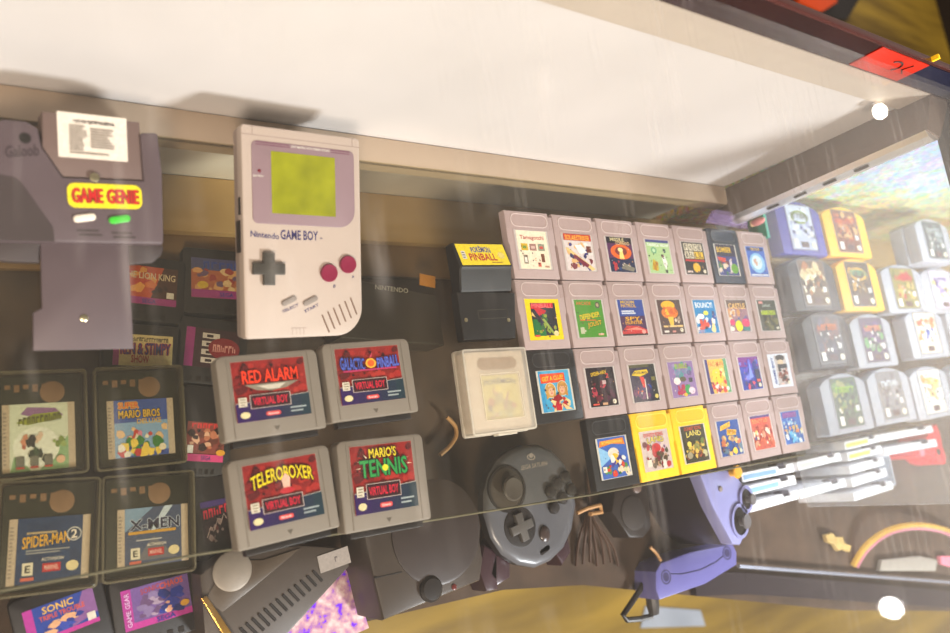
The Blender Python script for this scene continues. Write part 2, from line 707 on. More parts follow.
for k in range(4):
    t = .28 + .14 * k
    x, z = lerp(355, 326.5, t), lerp(SHELF - 20, 232, t)
    x2, z2 = lerp(355, 326.5, t + .06), lerp(SHELF - 20, 232, t + .06)
    A = sl.verts([(x - 2, 11.4, z), (x + 1.4, 10.4, z), (x2 + 1.4, 10.4, z2), (x2 - 2, 11.4, z2)])
    sl.face(A)
    B = sl.verts([(p[0], p[1] - .5, p[2]) for p in [sl.v[i] for i in A]])
    sl.face(B)
sl.build('slot', CONSD, post, smooth=False)

# top rail of the case with red and navy reflections painted on as thin panels
rail = thing('case_top_rail', 'dark brown metal top rail along the back of the display case with a painted red reflection', 'rail', (0, 0, 0))
railm = mat('dark_brown_glossy_metal', (44, 20, 18), .2, 0, var=.5, scale=14)
MB().box(-1500, 58, 234, 386, 62, 266, 1.2).build('rail_bar', railm, rail)
MB().box(-1500, 57, 265, 386, 63, 268, 1).build('rail_edge', mat('worn_bronze_edge', (104, 62, 56), .25, .6, var=.2, scale=30), rail)
MB().box(196, 57.2, 236, 276, 58.2, 264).build('red_reflection', mat('orange_red_reflection', (176, 40, 16), .3, var=.4, scale=40), rail)
MB().box(276, 57.2, 236, 386, 58.2, 264).build('navy_reflection', mat('navy_black_reflection', (30, 32, 52), .3, var=.3, scale=40), rail)
mk = MB()  # dark curves drawn within the painted reflection
mk.tube([(240 + 9 * math.cos(a), 56.9, 251 + 6 * math.sin(a)) for a in [k * .5 for k in range(-2, 6)]], .7, 6)
mk.tube([(260, 56.9, 258), (256, 56.9, 250), (264, 56.9, 246)], .6, 6)
mk.build('curved_mark', CONSD, rail)
MB().box(271, 58, 266, 274, 62, 274, .3).build('yellow_scrap', YELP, rail)
er = thing('case_end_rail', 'dark brown metal rail at the end of the case, running from its back corner', 'rail', (0, 0, 0))
MB().box(376, -330, 234, 402, 57, 266, 2).build('rail_bar', railm, er)
MB().box(388, -330, 214, 400, 57, 234, 1).build('glass_channel', CONSD, er)

# glass
top_m = clear_mat('dusty_glare_glass_top', (252, 252, 250), .014, (240, 234, 228), .02, .2, 1.5, .6, (('X', -.2, .25, .085),))  # dust plus a painted glare veil that thickens along x
struct(MB().box(-1500, -640, 245, 375, 57.5, 250).build('window_1', top_m, smooth=False))
shelf_m = clear_mat('shelf_glass', (248, 247, 240), .01, (190, 180, 160), .03, .02, 1.45, .65)
sh = MB()
sh.prism([(-1500, -246), (-285, -252), (-110, -259.5), (60, -265), (404, -269), (404, 36), (-1500, 36)], SHELF - 6, SHELF)
struct(sh.build('window_2', shelf_m, smooth=False))
edge = MB()
edge.tube([(-1500, -246.5, SHELF - 3), (-285, -252.5, SHELF - 3), (-110, -260, SHELF - 3), (60, -265.5, SHELF - 3), (404, -269.5, SHELF - 3)], .9, 6)
struct(edge.build('trim_5', mat('polished_glass_edge', (112, 108, 90), .2, var=.1)))
end_m = clear_mat('dusty_end_glass', (250, 252, 252), .14, (240, 240, 246), .03, .22, 1.5, .5)
struct(MB().box(406, -330, SHELF - 14, 410, 57, 233).build('window_3', end_m, smooth=False))
struct(MB().box(405.4, -6, SHELF - 14, 410.6, 57.6, SHELF + 10).build('trim_6', mat('teal_glass_edge', (70, 160, 140), .25)))
sh2 = MB().box(411, -262, SHELF - 10, 1300, 59, SHELF - 2)
struct(sh2.build('window_4', shelf_m, smooth=False))

bl = thing('bulb', 'small round white bulb fixed high on the white back board', 'bulb', (305, 57, 203))
MB().lathe([(2, -5), (6, -3.5), (8, 0), (7, 4.5), (3, 7)], 0, -9, 20).build('globe', mat('glowing_white_globe', (255, 250, 240), .3, emit=2.2), bl)
MB().box(-4, -3, -2, 4, 0, 2, .5).build('socket', CHROME, bl)


# ------------------------------------------------------------------ handheld cartridges on the shelf
def cart_label(kind, art, plate=True):
    """the label of a small cartridge: pale side strips and the printed middle"""
    base = (206, 196, 192) if kind in ('grey',) else (214, 208, 196)
    a = Art(8.2, -56.2, 48.4, -18.4, .25, base, .5)
    a.q = (10.3, -55.7, 46.3, -18.9)
    art(a)
    a.blot(.04, .06, .94, .66, [(40, 34, 40), (226, 214, 200), (120, 80, 60), (90, 70, 90), (200, 150, 100)], 16, len(a.v), .022)
    return a


def make_cart(label, kind, art, col, row, ang=0, dx=0, dy=0):
    bm, dm = {'grey': (GREY, GREYD), 'black': (BLACKP, BLACKP), 'navy': (NAVYP, NAVYP), 'smoky': (DARKC, DARKC), 'yellow': (YELP, YELD)}[kind]
    t = thing('game_cartridge', label, 'game cartridge', (col * 57.8 + dx, -row * 66 + dy, SHELF), ang, 'small cartridges laid in rows on the glass shelf')
    z = -SHELF
    b = MB()
    if kind in ('grey', 'yellow'):
        out = [(0, 0), (52.6, 0), (52.6, -3.6), (57, -3.6), (57, -31), (55.6, -33), (55.6, -65), (1.2, -65), (1.2, -33), (0, -31)]
    else:
        out = rr(0, -65, 57, 0, (1, 1, 2.5, 2.5), 3)
    b.prism(out, 0, z, .7)
    for k in range(7):
        y = -3 - k * 2.2
        b.box(.3, y - .5, z - .2, 4.6, y + .5, z + .35)
        if k:
            b.box(52.4, y - .5, z - .2, 56.7, y + .5, z + .35)
    # raised rim round the label and the small triangle under it
    b.frame(rr(6.8, -57.4, 49.8, -17, 1.2, 2), rr(8, -56.3, 48.6, -18.2, .6, 2), z - .2, z + .25)
    b.flat([(26, -60), (30, -60), (28, -62.6)], z + .12)
    b.build('shell', bm, t)
    g = MB()
    p = rr(7, -14.6, 50, -3.2, 5.6, 6)
    g.frame(rr(6.3, -15.3, 50.7, -2.5, 6.2, 6), p, z - .3, z + .45, m={'grey': GREYL, 'yellow': YELL}.get(kind, BLKL))
    g.flat(p, z + .06, m=dm)
    g.build('logo_panel', dm, t)
    a = cart_label(kind, art)
    lo = a.build('label', print_mat(), t, smooth=False)
    lo.location.z = z * S
    return t


W_, K_ = (238, 232, 222), (24, 20, 22)


def small(a, seal=True, v=.06):
    a.rect(.05, v - .02, .22, v + .05, (230, 220, 205))
    if seal:
        a.seal(.88, v + .03, (236, 224, 180), .08, .07)


def a11(a):
    a.rect(0, 0, 1, 1, (246, 232, 208))
    a.text('Tamagotchi', .1, .74, .9, .88, (176, 70, 70))
    for u, c, d in ((.1, (214, 180, 40), (120, 150, 60)), (.38, (170, 130, 120), (220, 190, 180)), (.66, (150, 160, 140), (210, 90, 80))):
        a.rect(u, .48, u + .22, .66, c).rect(u + .05, .53, u + .17, .6, d)
    a.rect(.13, .13, .27, .36, (150, 140, 124)).rect(.16, .17, .24, .3, W_)
    a.rect(.72, .18, .83, .4, (130, 80, 60)).rect(.58, .06, .68, .17, (214, 110, 90)).rect(.8, .04, .95, .09, (190, 150, 130))


def a12(a):
    a.rect(0, 0, 1, 1, (226, 216, 214)).blot(.1, .05, .9, .75, [(70, 66, 140), (240, 236, 230), (60, 60, 110), (232, 190, 130), (130, 40, 60)], 26, 3, .1)
    a.poly([(0, .6), (.1, .62), (1, .05), (.86, 0)], (238, 208, 140)).poly([(.25, .35), (.7, .08), (.8, .16), (.3, .45)], (132, 36, 66))
    a.poly([(.35, .7), (.6, .72), (.78, .5), (.5, .45)], (244, 242, 240)).rect(.78, .5, .95, .68, (120, 60, 50))
    a.rect(0, .82, 1, 1, (196, 60, 40)).text('SOLARSTRIKER', .05, .83, .95, .97, (246, 190, 60))


def a13(a):
    a.rect(0, 0, 1, 1, (34, 44, 84)).rect(0, .4, 1, .82, (96, 48, 96)).ell(.52, .58, .42, .22, (232, 112, 40)).ell(.52, .6, .24, .13, (140, 60, 60))
    a.poly([(.42, .38), (.62, .38), (.56, .68), (.48, .68)], (252, 228, 140)).ell(.5, .64, .1, .06, (255, 240, 170))
    a.poly([(.4, .1), (.6, .25), (.98, .12), (.9, .02)], (140, 136, 120)).blot(.1, .05, .45, .3, [(30, 70, 130), (190, 60, 70)], 6, 4, .08)
    a.rect(0, .82, 1, 1, (26, 24, 40)).text('MISSILE', .15, .88, .7, .98, (232, 220, 170)).text('COMMAND', .35, .78, .9, .88, (232, 200, 150))


def a14(a):
    a.rect(0, 0, 1, 1, (178, 208, 152)).rect(0, .92, 1, 1, (70, 76, 140)).text('YANNICK NOAH', .04, .8, .96, .9, (240, 244, 236))
    a.ell(.3, .68, .12, .1, (110, 170, 130)).ell(.3, .68, .07, .06, (190, 220, 180)).rect(.7, .62, .8, .74, (60, 84, 80))
    a.poly([(.1, .1), (.35, .06), (.4, .3), (.2, .42)], (206, 186, 60)).blot(.15, .12, .35, .3, [(190, 140, 50), (150, 170, 60)], 5, 8, .07)
    a.poly([(.6, .5), (.72, .55), (.8, .3), (.7, .1), (.62, .3)], (238, 236, 230)).ell(.64, .52, .06, .05, (96, 58, 46)).poly([(.68, .12), (.78, .1), (.74, .01), (.66, .02)], (60, 60, 50))


def a15(a):
    a.rect(0, 0, 1, 1, (38, 34, 34))
    for i, ch in enumerate('FACE'):
        a.rect(.08 + .22 * i, .74, .27 + .22 * i, .96, (226, 216, 190)).text(ch, .12 + .22 * i, .77, .23 + .22 * i, .93, K_)
    for i, ch in enumerate('BALL'):
        a.rect(.08 + .22 * i, .49, .27 + .22 * i, .71, (226, 216, 190) if i < 2 else (240, 200, 60)).text(ch, .12 + .22 * i, .52, .23 + .22 * i, .68, K_)
    a.rect(.05, .4, .95, .46, (196, 40, 44)).ell(.52, .21, .17, .15, (238, 186, 40)).rect(.05, .05, .3, .11, (220, 200, 190)).seal(.87, .1)


def a16(a):
    a.rect(0, 0, 1, 1, (50, 60, 130)).rect(0, .62, 1, 1, (50, 44, 70)).text('BOMBER', .06, .74, .8, .92, (246, 202, 40))
    a.poly([(.02, .6), (.45, .56), (.4, .42), (.1, .42)], (214, 70, 50)).blot(.05, .05, .6, .45, [(60, 120, 60), (120, 50, 60), (236, 214, 190), (50, 70, 150)], 14, 21, .09)
    a.poly([(.55, .06), (.7, .08), (.72, .55), (.6, .5)], (228, 214, 216)).ell(.8, .22, .18, .16, (110, 168, 56))


def a17(a):
    a.rect(0, 0, 1, 1, (72, 112, 196)).rect(.05, .86, .95, .97, (40, 60, 120)).text('TETRIS', .25, .87, .75, .96, (240, 200, 80))
    a.ell(.5, .45, .42, .34, (150, 200, 236)).ell(.48, .47, .28, .24, (214, 236, 244)).blot(.35, .4, .6, .58, [(214, 170, 150), (236, 240, 240)], 5, 9, .08)
    a.rect(.05, .02, .95, .07, (220, 224, 232))


def a21(a):
    a.rect(-.06, -.02, 1.06, 1.02, (246, 216, 20)).rect(.1, .09, .92, .92, (48, 50, 60))
    a.poly([(.1, .76), (.85, .82), (.85, .92), (.12, .9)], (214, 36, 60)).poly([(.12, .88), (.6, .72), (.42, .5)], (204, 34, 54))
    a.text('PINBALL', .14, .79, .84, .91, (236, 120, 120)).poly([(.1, .08), (.1, .5), (.28, .5), (.5, .2), (.5, .08)], (26, 120, 60))
    a.blot(.3, .12, .85, .6, [(40, 44, 74), (60, 110, 60), (150, 170, 60), (30, 30, 40)], 16, 5, .07)
    a.poly([(.42, .5), (.5, .52), (.8, .12), (.74, .1)], (160, 180, 90)).ell(.83, .14, .08, .07, (236, 220, 170)).rect(.12, .06, .28, .11, (220, 90, 70)).poly([(.1, .6), (.22, .55), (.12, .7)], (236, 200, 130))


def a22(a):
    a.rect(0, 0, 1, 1, (84, 152, 48)).text('ARCADE', .06, .86, .6, .95, (214, 110, 50)).ell(.83, .86, .09, .09, (90, 96, 80)).ell(.83, .86, .05, .05, (196, 170, 140))
    a.text('DEFENDER', .12, .5, .86, .64, (244, 206, 44), .1).rect(.12, .44, .7, .47, (220, 120, 50))
    a.text('JOUST', .36, .26, .88, .42, (236, 200, 50), .08, edge=(50, 70, 30)).rect(.08, .1, .22, .27, (200, 200, 170)).rect(.7, .05, .9, .1, (220, 170, 140))


def a23(a):
    a.rect(0, 0, 1, 1, (60, 84, 160)).text('MOON', .12, .89, .66, .98, (240, 200, 50)).text('PATROL', .12, .78, .72, .88, (240, 190, 40)).rect(.1, .66, .6, .7, (220, 226, 236)).rect(.1, .6, .65, .64, (220, 226, 236))
    a.rect(0, 0, 1, .54, (84, 50, 90)).text('SPY', .2, .42, .8, .52, (244, 190, 50)).text('HUNTER', .18, .31, .86, .41, (240, 180, 40))
    a.poly([(0, .12), (.2, .28), (.7, .26), (1, .14), (1, .05), (0, .02)], (206, 60, 60)).poly([(.1, .17), (.6, .23), (.9, .14)], (240, 150, 130)).rect(0, 0, 1, .05, (50, 30, 34)).seal(.85, .1, (240, 170, 160), .08, .06)


def a24(a):
    a.rect(0, 0, 1, 1, (92, 70, 66)).ell(.45, .84, .3, .13, (238, 186, 40)).ell(.48, .62, .36, .18, (226, 130, 44)).blot(.2, .55, .75, .75, [(244, 196, 60), (210, 100, 40)], 9, 2, .08)
    a.poly([(.35, .5), (.6, .5), (.55, .2), (.42, .22)], (240, 196, 70)).blot(.6, .3, .9, .5, [(230, 214, 190), (170, 150, 130)], 6, 6, .07)
    a.rect(.1, .2, .95, .25, (236, 200, 130)).rect(.1, .05, .3, .11, (230, 220, 210)).rect(.45, .05, .6, .1, (220, 150, 140)).seal(.86, .11)


def a25(a):
    a.rect(0, 0, 1, 1, (28, 132, 186)).text('BOUNCY!', .08, .76, .88, .93, (248, 248, 244)).rect(.8, .56, .92, .66, (60, 60, 110))
    a.blot(.05, .05, .9, .5, [(240, 240, 240), (226, 216, 210), (40, 80, 160), (60, 60, 70), (214, 80, 60), (236, 210, 150)], 26, 12, .1)
    a.ell(.5, .6, .12, .07, (236, 226, 90)).ell(.24, .5, .16, .08, (246, 246, 246)).rect(.02, .02, .3, .1, (150, 150, 180))


def a26(a):
    a.rect(0, 0, 1, 1, (160, 120, 130)).rect(0, .76, 1, 1, (96, 74, 66)).text('CASTLE', .08, .72, .92, .9, (244, 196, 110)).blot(.05, .3, .95, .68, [(130, 80, 140), (70, 110, 160), (206, 150, 90), (226, 210, 190)], 18, 14, .1)
    a.ell(.42, .18, .18, .17, (246, 226, 20)).ell(.8, .28, .2, .13, (220, 60, 110)).ell(.12, .3, .12, .1, (210, 60, 110)).rect(.6, .02, .95, .14, (60, 130, 130)).ell(.06, .1, .1, .08, (236, 226, 214))


def a27(a):
    a.rect(0, 0, 1, 1, (64, 66, 52)).rect(.08, .88, .3, .96, (220, 150, 140)).text('JURASSIC', .25, .76, .7, .86, (190, 200, 190)).rect(.12, .52, .9, .66, (200, 220, 40)).scrib(.14, .53, .88, .65, (120, 140, 30), 8, 3)
    a.blot(.1, .05, .9, .45, [(110, 106, 60), (84, 80, 44), (130, 120, 80), (60, 56, 36)], 20, 15, .09).rect(.78, .05, .92, .12, (226, 220, 200))


def head(a, u, v, hair, tilt=1):
    """a plain painted portrait"""
    a.ell(u, v, .18, .19, (236, 226, 200)).ell(u, v, .165, .175, hair).poly([(u - .16, v), (u - .15, v - .22), (u - .06, v - .16), (u + .06, v - .16), (u + .15, v - .2), (u + .16, v)], hair).ell(u + .02 * tilt, v - .03, .09, .11, (232, 184, 150))
    a.poly([(u - .1, v + .02), (u - .08, v + .1), (u + .1, v + .1), (u + .11, v + .02), (u + .04 * tilt, v + .06)], hair).poly([(u - .12, v + .1), (u, v + .15), (u + .08, v + .12), (u, v + .11)], (min(255, hair[0] + 30), min(255, hair[1] + 30), hair[2] + 20))
    for s in (-.035, .045):
        a.ell(u + .03 * tilt + s, v + .005, .014, .01, (70, 50, 40), 8)
    a.ell(u + .03 * tilt, v - .03, .012, .016, (214, 158, 126), 8).ell(u + .03 * tilt, v - .07, .035, .012, (200, 80, 80), 8)


def a31(a):
    a.rect(0, 0, 1, 1, (86, 176, 214)).rect(0, 0, .12, 1, (70, 160, 206)).rect(.05, .7, .85, .93, (232, 88, 44)).text('GET A CLUE!', .1, .76, .8, .87, (250, 210, 50), .03)
    a.blot(.25, .02, .9, .3, [(236, 200, 120), (190, 40, 50), (240, 214, 160)], 12, 4, .1)
    head(a, .32, .52, (206, 160, 84))
    head(a, .72, .55, (196, 146, 76), -1)
    a.poly([(.3, .3), (.55, .42), (.7, .3), (.5, .22)], (160, 30, 40)).rect(.42, .02, .6, .18, (200, 44, 60)).poly([(.62, .2), (.96, .02), (.74, .02)], (238, 204, 150))


def a32(a):
    a.rect(0, 0, 1, 1, (40, 26, 34)).text('SPIDER-MAN', .16, .8, .72, .9, (236, 196, 40), .06).text('2', .68, .72, .8, .84, (220, 60, 50))
    a.blot(.1, .1, .6, .6, [(150, 36, 60), (110, 28, 50), (190, 60, 80), (60, 26, 40)], 18, 6, .09).blot(.55, .15, .9, .5, [(84, 34, 60), (60, 30, 50)], 8, 7, .09)
    a.rect(.76, .6, .92, .7, (70, 50, 60)).rect(.52, .56, .66, .66, (200, 170, 170)).rect(.08, .04, .3, .08, (226, 90, 70)).rect(.42, .03, .6, .09, (214, 170, 130)).seal(.86, .1)


def a33(a):
    a.rect(0, 0, 1, 1, (44, 34, 70)).rect(.78, 0, 1, 1, (40, 40, 36)).rect(0, .92, .78, 1, (90, 86, 50)).poly([(.06, .72), (.2, .84), (.7, .86), (.72, .76), (.4, .68)], (240, 206, 30)).text('SPIDER-MAN', .12, .74, .68, .82, (90, 70, 30))
    a.poly([(.35, .68), (.52, .66), (.56, .4), (.44, .36)], (222, 50, 40)).ell(.38, .3, .12, .1, (40, 90, 170)).ell(.66, .38, .1, .08, (36, 80, 160)).blot(.05, .12, .7, .4, [(230, 110, 70), (240, 180, 110), (70, 40, 90), (110, 50, 100)], 14, 10, .09)
    a.poly([(.5, .05), (.54, .05), (.56, .6), (.53, .6)], (240, 230, 220)).rect(.8, .55, .95, .65, (130, 124, 60)).seal(.9, .12, (226, 206, 110)).rect(0, 0, .75, .06, (40, 30, 60))


def a34(a):
    a.rect(-.04, 0, 1.04, 1, (150, 120, 170)).blot(.05, .5, .95, .95, [(110, 90, 140), (170, 150, 190), (90, 150, 150)], 14, 4, .1).text('BUBBLE', .25, .8, .78, .94, (170, 190, 50)).text('GHOST', .2, .64, .85, .77, (100, 150, 170))
    a.ell(.24, .46, .15, .1, (244, 230, 226)).ell(.5, .5, .14, .07, (96, 86, 60)).rect(.75, .4, .9, .52, (60, 60, 60)).poly([(.25, .05), (.7, .06), (.75, .34), (.45, .3)], (50, 160, 84)).blot(.2, .1, .5, .3, [(190, 50, 90), (140, 60, 130)], 7, 8, .08)
    a.ell(.8, .16, .14, .1, (240, 214, 226)).ell(.5, .06, .08, .05, (232, 190, 60))


def a35(a):
    a.rect(0, 0, 1, 1, (232, 190, 90)).poly([(0, 0), (.18, 0), (0, 1)], (70, 50, 120)).rect(0, .3, .12, 1, (60, 52, 120)).rect(.84, 0, 1, 1, (96, 160, 110)).text('PAC-MAN', .15, .78, .85, .94, (220, 120, 60), edge=(246, 210, 120))
    a.ell(.48, .5, .28, .22, (248, 206, 60)).blot(.2, .05, .8, .32, [(210, 70, 60), (240, 230, 220), (230, 120, 100), (160, 60, 80)], 18, 9, .09).blot(.6, .5, .85, .7, [(200, 80, 60), (246, 226, 160)], 6, 3, .07).seal(.85, .12, (226, 230, 210))


def a36(a):
    a.rect(0, 0, 1, 1, (40, 60, 160)).rect(0, .7, 1, 1, (124, 40, 140)).blot(.05, .3, .9, .85, [(50, 70, 180), (90, 70, 190), (40, 50, 140), (120, 130, 220)], 26, 9, .11).poly([(.4, .35), (.6, .35), (.52, .9)], (130, 150, 230))
    a.blot(.05, .05, .6, .3, [(60, 40, 120), (226, 80, 100), (40, 40, 110)], 12, 19, .08).rect(.72, .05, .95, .6, (44, 50, 90)).rect(.75, .22, .92, .3, (230, 80, 70)).seal(.86, .12)


def a37(a):
    a.rect(-.06, -.03, 1.06, 1.03, (220, 226, 240)).rect(.28, .04, .92, .98, (196, 186, 182)).ell(.6, .9, .25, .1, (60, 50, 50)).ell(.6, .76, .16, .09, (214, 190, 160)).rect(.4, .56, .92, .7, (50, 46, 54)).blot(.4, .1, .85, .55, [(140, 70, 60), (110, 60, 50), (160, 90, 80), (60, 44, 44)], 20, 2, .09)
    a.letters('GAME BOY', lambda u, v: a.xy(.08 + .12 * (1 - v), .08 + .86 * u), a.up(), lin((60, 80, 160)))
    a.seal(.84, .1).rect(.4, .05, .55, .1, (230, 190, 180))


def a41(a):
    a.rect(0, 0, 1, 1, (70, 110, 190)).poly([(0, .3), (.5, .55), (0, .8)], (150, 200, 236)).poly([(.02, .78), (.08, .93), (.92, .96), (.96, .78), (.5, .84)], (234, 140, 40)).text('BOMBERMAN', .14, .84, .86, .92, (250, 206, 90))
    a.ell(.5, .6, .2, .14, (236, 220, 206)).ell(.52, .46, .16, .14, (240, 196, 60)).blot(.2, .3, .85, .55, [(80, 70, 160), (240, 236, 230), (60, 60, 140)], 10, 7, .08).blot(.05, .05, .95, .3, [(60, 120, 60), (220, 70, 50), (96, 150, 70), (240, 220, 190)], 18, 6, .08).rect(.04, .16, .18, .3, W_).seal(.84, .16, (214, 216, 170))


def land(a, n):
    a.text('LAND', .2, .68, .84, .82, (240, 220, 110), arch=.04, edge=(60, 50, 30))


def a42(a):
    a.rect(-.06, -.02, 1.06, 1.02, (214, 196, 190)).blot(.02, .08, .9, .7, [(226, 206, 200), (200, 170, 190), (190, 60, 60), (90, 90, 60), (120, 60, 60)], 20, 8, .11).text('DONKEY KONG', .1, .86, .85, .96, (220, 60, 50))
    land(a, 1)
    a.ell(.5, .56, .18, .12, (206, 60, 60)).blot(.1, .12, .85, .42, [(170, 60, 50), (200, 160, 130), (100, 80, 50), (120, 40, 50)], 20, 30, .08).rect(.06, .1, .24, .28, (236, 226, 210)).blot(.7, .05, .95, .2, [(240, 230, 220)], 3, 1, .07)


def a43(a):
    a.rect(0, 0, 1, 1, (62, 60, 36)).text('DONKEY KONG', .16, .87, .88, .97, (214, 84, 40))
    land(a, 2)
    a.blot(.05, .15, .95, .62, [(110, 130, 50), (206, 160, 60), (84, 70, 36), (170, 80, 40), (226, 196, 90)], 30, 31, .08).ell(.25, .5, .09, .08, (240, 220, 100)).ell(.55, .4, .12, .12, (150, 150, 70)).ell(.2, .2, .12, .09, (170, 160, 130)).ell(.86, .2, .1, .1, (200, 196, 150)).blot(.4, .05, .8, .3, [(240, 200, 90), (100, 60, 36)], 8, 5, .07)


def a44(a):
    a.rect(0, 0, 1, 1, (46, 86, 160)).poly([(.1, .72), (.15, .86), (.62, .96), (.6, .82)], (246, 200, 50)).poly([(.38, .58), (.42, .76), (.86, .7), (.8, .56)], (246, 196, 50)).scrib(.18, .76, .58, .9, (190, 130, 30), 4, 5, .08).scrib(.42, .6, .8, .72, (190, 130, 30), 4, 6, -.04)
    a.blot(.05, .05, .95, .5, [(206, 120, 80), (100, 130, 150), (232, 200, 120), (110, 90, 110), (190, 150, 120)], 30, 32, .09).ell(.62, .12, .1, .1, (246, 210, 80)).seal(.88, .1, (210, 214, 190))


def a45(a):
    a.rect(0, 0, 1, 1, (206, 100, 80)).rect(0, .93, 1, 1, (90, 60, 130)).rect(.05, .74, .85, .92, (232, 80, 70)).scrib(.06, .76, .84, .9, (250, 150, 90), 7, 4).blot(.02, .05, .95, .72, [(236, 160, 130), (170, 60, 60), (240, 220, 200), (110, 90, 140), (216, 110, 80), (250, 200, 120)], 40, 33, .08)


def a46(a):
    a.rect(0, 0, 1, 1, (60, 110, 190)).rect(.08, .8, .85, .97, (124, 70, 150)).scrib(.1, .82, .82, .95, (160, 90, 170), 6, 8).blot(.05, .55, .95, .75, [(236, 240, 246), (70, 90, 180), (150, 200, 236)], 14, 5, .06)
    a.blot(.05, .3, .95, .55, [(240, 200, 120), (230, 150, 100), (220, 220, 200), (90, 110, 150)], 22, 35, .07).blot(.05, .05, .95, .28, [(110, 190, 232), (230, 240, 246), (60, 140, 210)], 14, 36, .1)


CARTS = [
    (0, 0, 'grey', a11, 'grey cartridge with a cream label showing three small coloured squares'),
    (1, 0, 'grey', a12, 'grey cartridge with a blue and white battle label under an orange title'),
    (2, 0, 'grey', a13, 'grey cartridge with an orange mushroom blast on a dark blue label'),
    (3, 0, 'grey', a14, 'grey cartridge with a pale green label showing a white sports figure'),
    (4, 0, 'grey', a15, 'grey cartridge with a black label of eight cream letter tiles'),
    (5, 0, 'navy', a16, 'blue-black cartridge with a bold yellow title, in the row at the back'),
    (6, 0, 'grey', a17, 'grey cartridge with a light blue globe on its label'),
    (0, 1, 'grey', a21, 'grey cartridge with a yellow-bordered label and red title'),
    (1, 1, 'grey', a22, 'grey cartridge with a plain green label and two yellow titles'),
    (2, 1, 'grey', a23, 'grey cartridge with a blue over purple label and a red car'),
    (3, 1, 'grey', a24, 'grey cartridge with an orange and brown label'),
    (4, 1, 'grey', a25, 'grey cartridge with a bright cyan label and white title'),
    (5, 1, 'grey', a26, 'grey cartridge with yellow and pink balls on its label'),
    (6, 1, 'grey', a27, 'grey cartridge with a dark label crossed by a lime green title'),
    (0, 2, 'smoky', a31, 'smoky black cartridge with two blond faces on a blue label'),
    (1, 2, 'grey', a32, 'grey cartridge with a black and dark red label and small yellow title'),
    (2, 2, 'grey', a33, 'grey cartridge with a dark purple label under a slanted yellow title'),
    (3, 2, 'grey', a34, 'grey cartridge with a lilac and green label'),
    (4, 2, 'grey', a35, 'grey cartridge with a big yellow ball on its label'),
    (5, 2, 'grey', a36, 'grey cartridge with a deep blue label, purple at the top'),
    (6, 2, 'grey', a37, 'grey cartridge with a white label and blue lettering up its side'),
    (1, 3, 'black', a41, 'black cartridge with an orange title, beside the two yellow cartridges'),
    (2, 3, 'yellow', a42, 'yellow cartridge with a pinkish label, between the black and the other yellow one'),
    (3, 3, 'yellow', a43, 'yellow cartridge with a dark olive label'),
    (4, 3, 'grey', a44, 'grey cartridge with two tilted yellow words on a blue label'),
    (5, 3, 'grey', a45, 'grey cartridge with a crowded red and orange label'),
    (6, 3, 'grey', a46, 'grey cartridge with a purple title over a pale blue label'),
]
for c, r, kind, art, lab in CARTS:
    make_cart(lab, kind, art, c, r, ang=random.Random(c * 7 + r).uniform(-.006, .006))


# ------------------------------------------------------------------ square grey cartridges with red labels
def vb_base(a):
    a.rect(0, 0, 1, 1, (158, 40, 36))
    a.blot(.02, .38, .98, .98, [(176, 48, 42), (136, 34, 34), (104, 26, 28), (186, 58, 48), (146, 38, 36)], 60, 77, .06)
    a.blot(.05, .5, .95, .95, [(70, 20, 24)], 26, 71, .025)
    for k in range(8):
        t = k / 7
        a.rect(k / 8, 0, (k + 1) / 8, .3 + .07 * t, tuple(int(lerp(p, q, t)) for p, q in zip((58, 28, 96), (38, 62, 74))))
    a.poly([(0, .3), (1, .37), (1, .38), (0, .31)], (200, 190, 180))
    a.rect(.19, .2, .74, .43, (206, 190, 180)).rect(.2, .21, .73, .42, (62, 24, 34)).text('VIRTUAL BOY', .23, .25, .7, .38, (226, 40, 70))
    a.rect(.04, .25, .15, .4, (226, 216, 196)).lines(.06, .26, .14, .39, (150, 140, 120), 3)
    a.ell(.11, .11, .065, .055, (230, 216, 170)).poly(rr(.38, .06, .58, .13, .03, 3), (230, 90, 90)).text('Nintendo', .41, .075, .55, .115, (246, 226, 220))
    a.lines(.72, .06, .95, .18, (170, 180, 180), 2)


def vb_alarm(a):
    vb_base(a)
    a.poly([(.14, .6), (.88, .6), (.7, .5), (.5, .47), (.3, .5)], (150, 140, 124)).poly([(.3, .57), (.7, .58), (.6, .5), (.45, .5)], (214, 206, 190)).text('RED ALARM', .12, .62, .88, .84, (250, 70, 30), edge=(110, 20, 20))


def vb_pinball(a):
    vb_base(a)
    a.text('GALACTIC', .05, .6, .42, .82, (90, 110, 200), -.04, edge=(40, 30, 90)).text('PINBALL', .62, .6, .97, .8, (100, 120, 210), .04, edge=(60, 30, 100))
    a.ell(.52, .7, .085, .09, (240, 180, 60)).ell(.52, .7, .055, .06, (246, 110, 40)).poly([(.5, .8), (.54, .8), (.56, .9)], (210, 80, 100)).rect(.08, .57, .92, .6, (196, 60, 110))


def vb_boxer(a):
    vb_base(a)
    a.text('TELEROBOXER', .08, .58, .92, .8, (240, 214, 30), arch=.1, edge=(60, 30, 20)).poly([(.5, .5), (.58, .5), (.6, .7), (.54, .78), (.48, .68)], (240, 190, 170)).ell(.54, .5, .1, .05, (200, 50, 60))


def vb_tennis(a):
    vb_base(a)
    for k in range(9):
        an = math.pi * k / 8
        a.poly([(.5 + .38 * math.cos(an), .66 + .2 * math.sin(an)), (.51 + .46 * math.cos(an), .66 + .3 * math.sin(an)), (.5 + .38 * math.cos(an) + .015, .66 + .2 * math.sin(an) + .015)], (240, 226, 190))
    a.text('MARIO\'S', .28, .8, .72, .95, (240, 214, 50), edge=(60, 40, 20)).text('TENNIS', .12, .52, .88, .78, (60, 160, 84), edge=(24, 60, 40)).ell(.52, .64, .05, .05, (232, 226, 60))


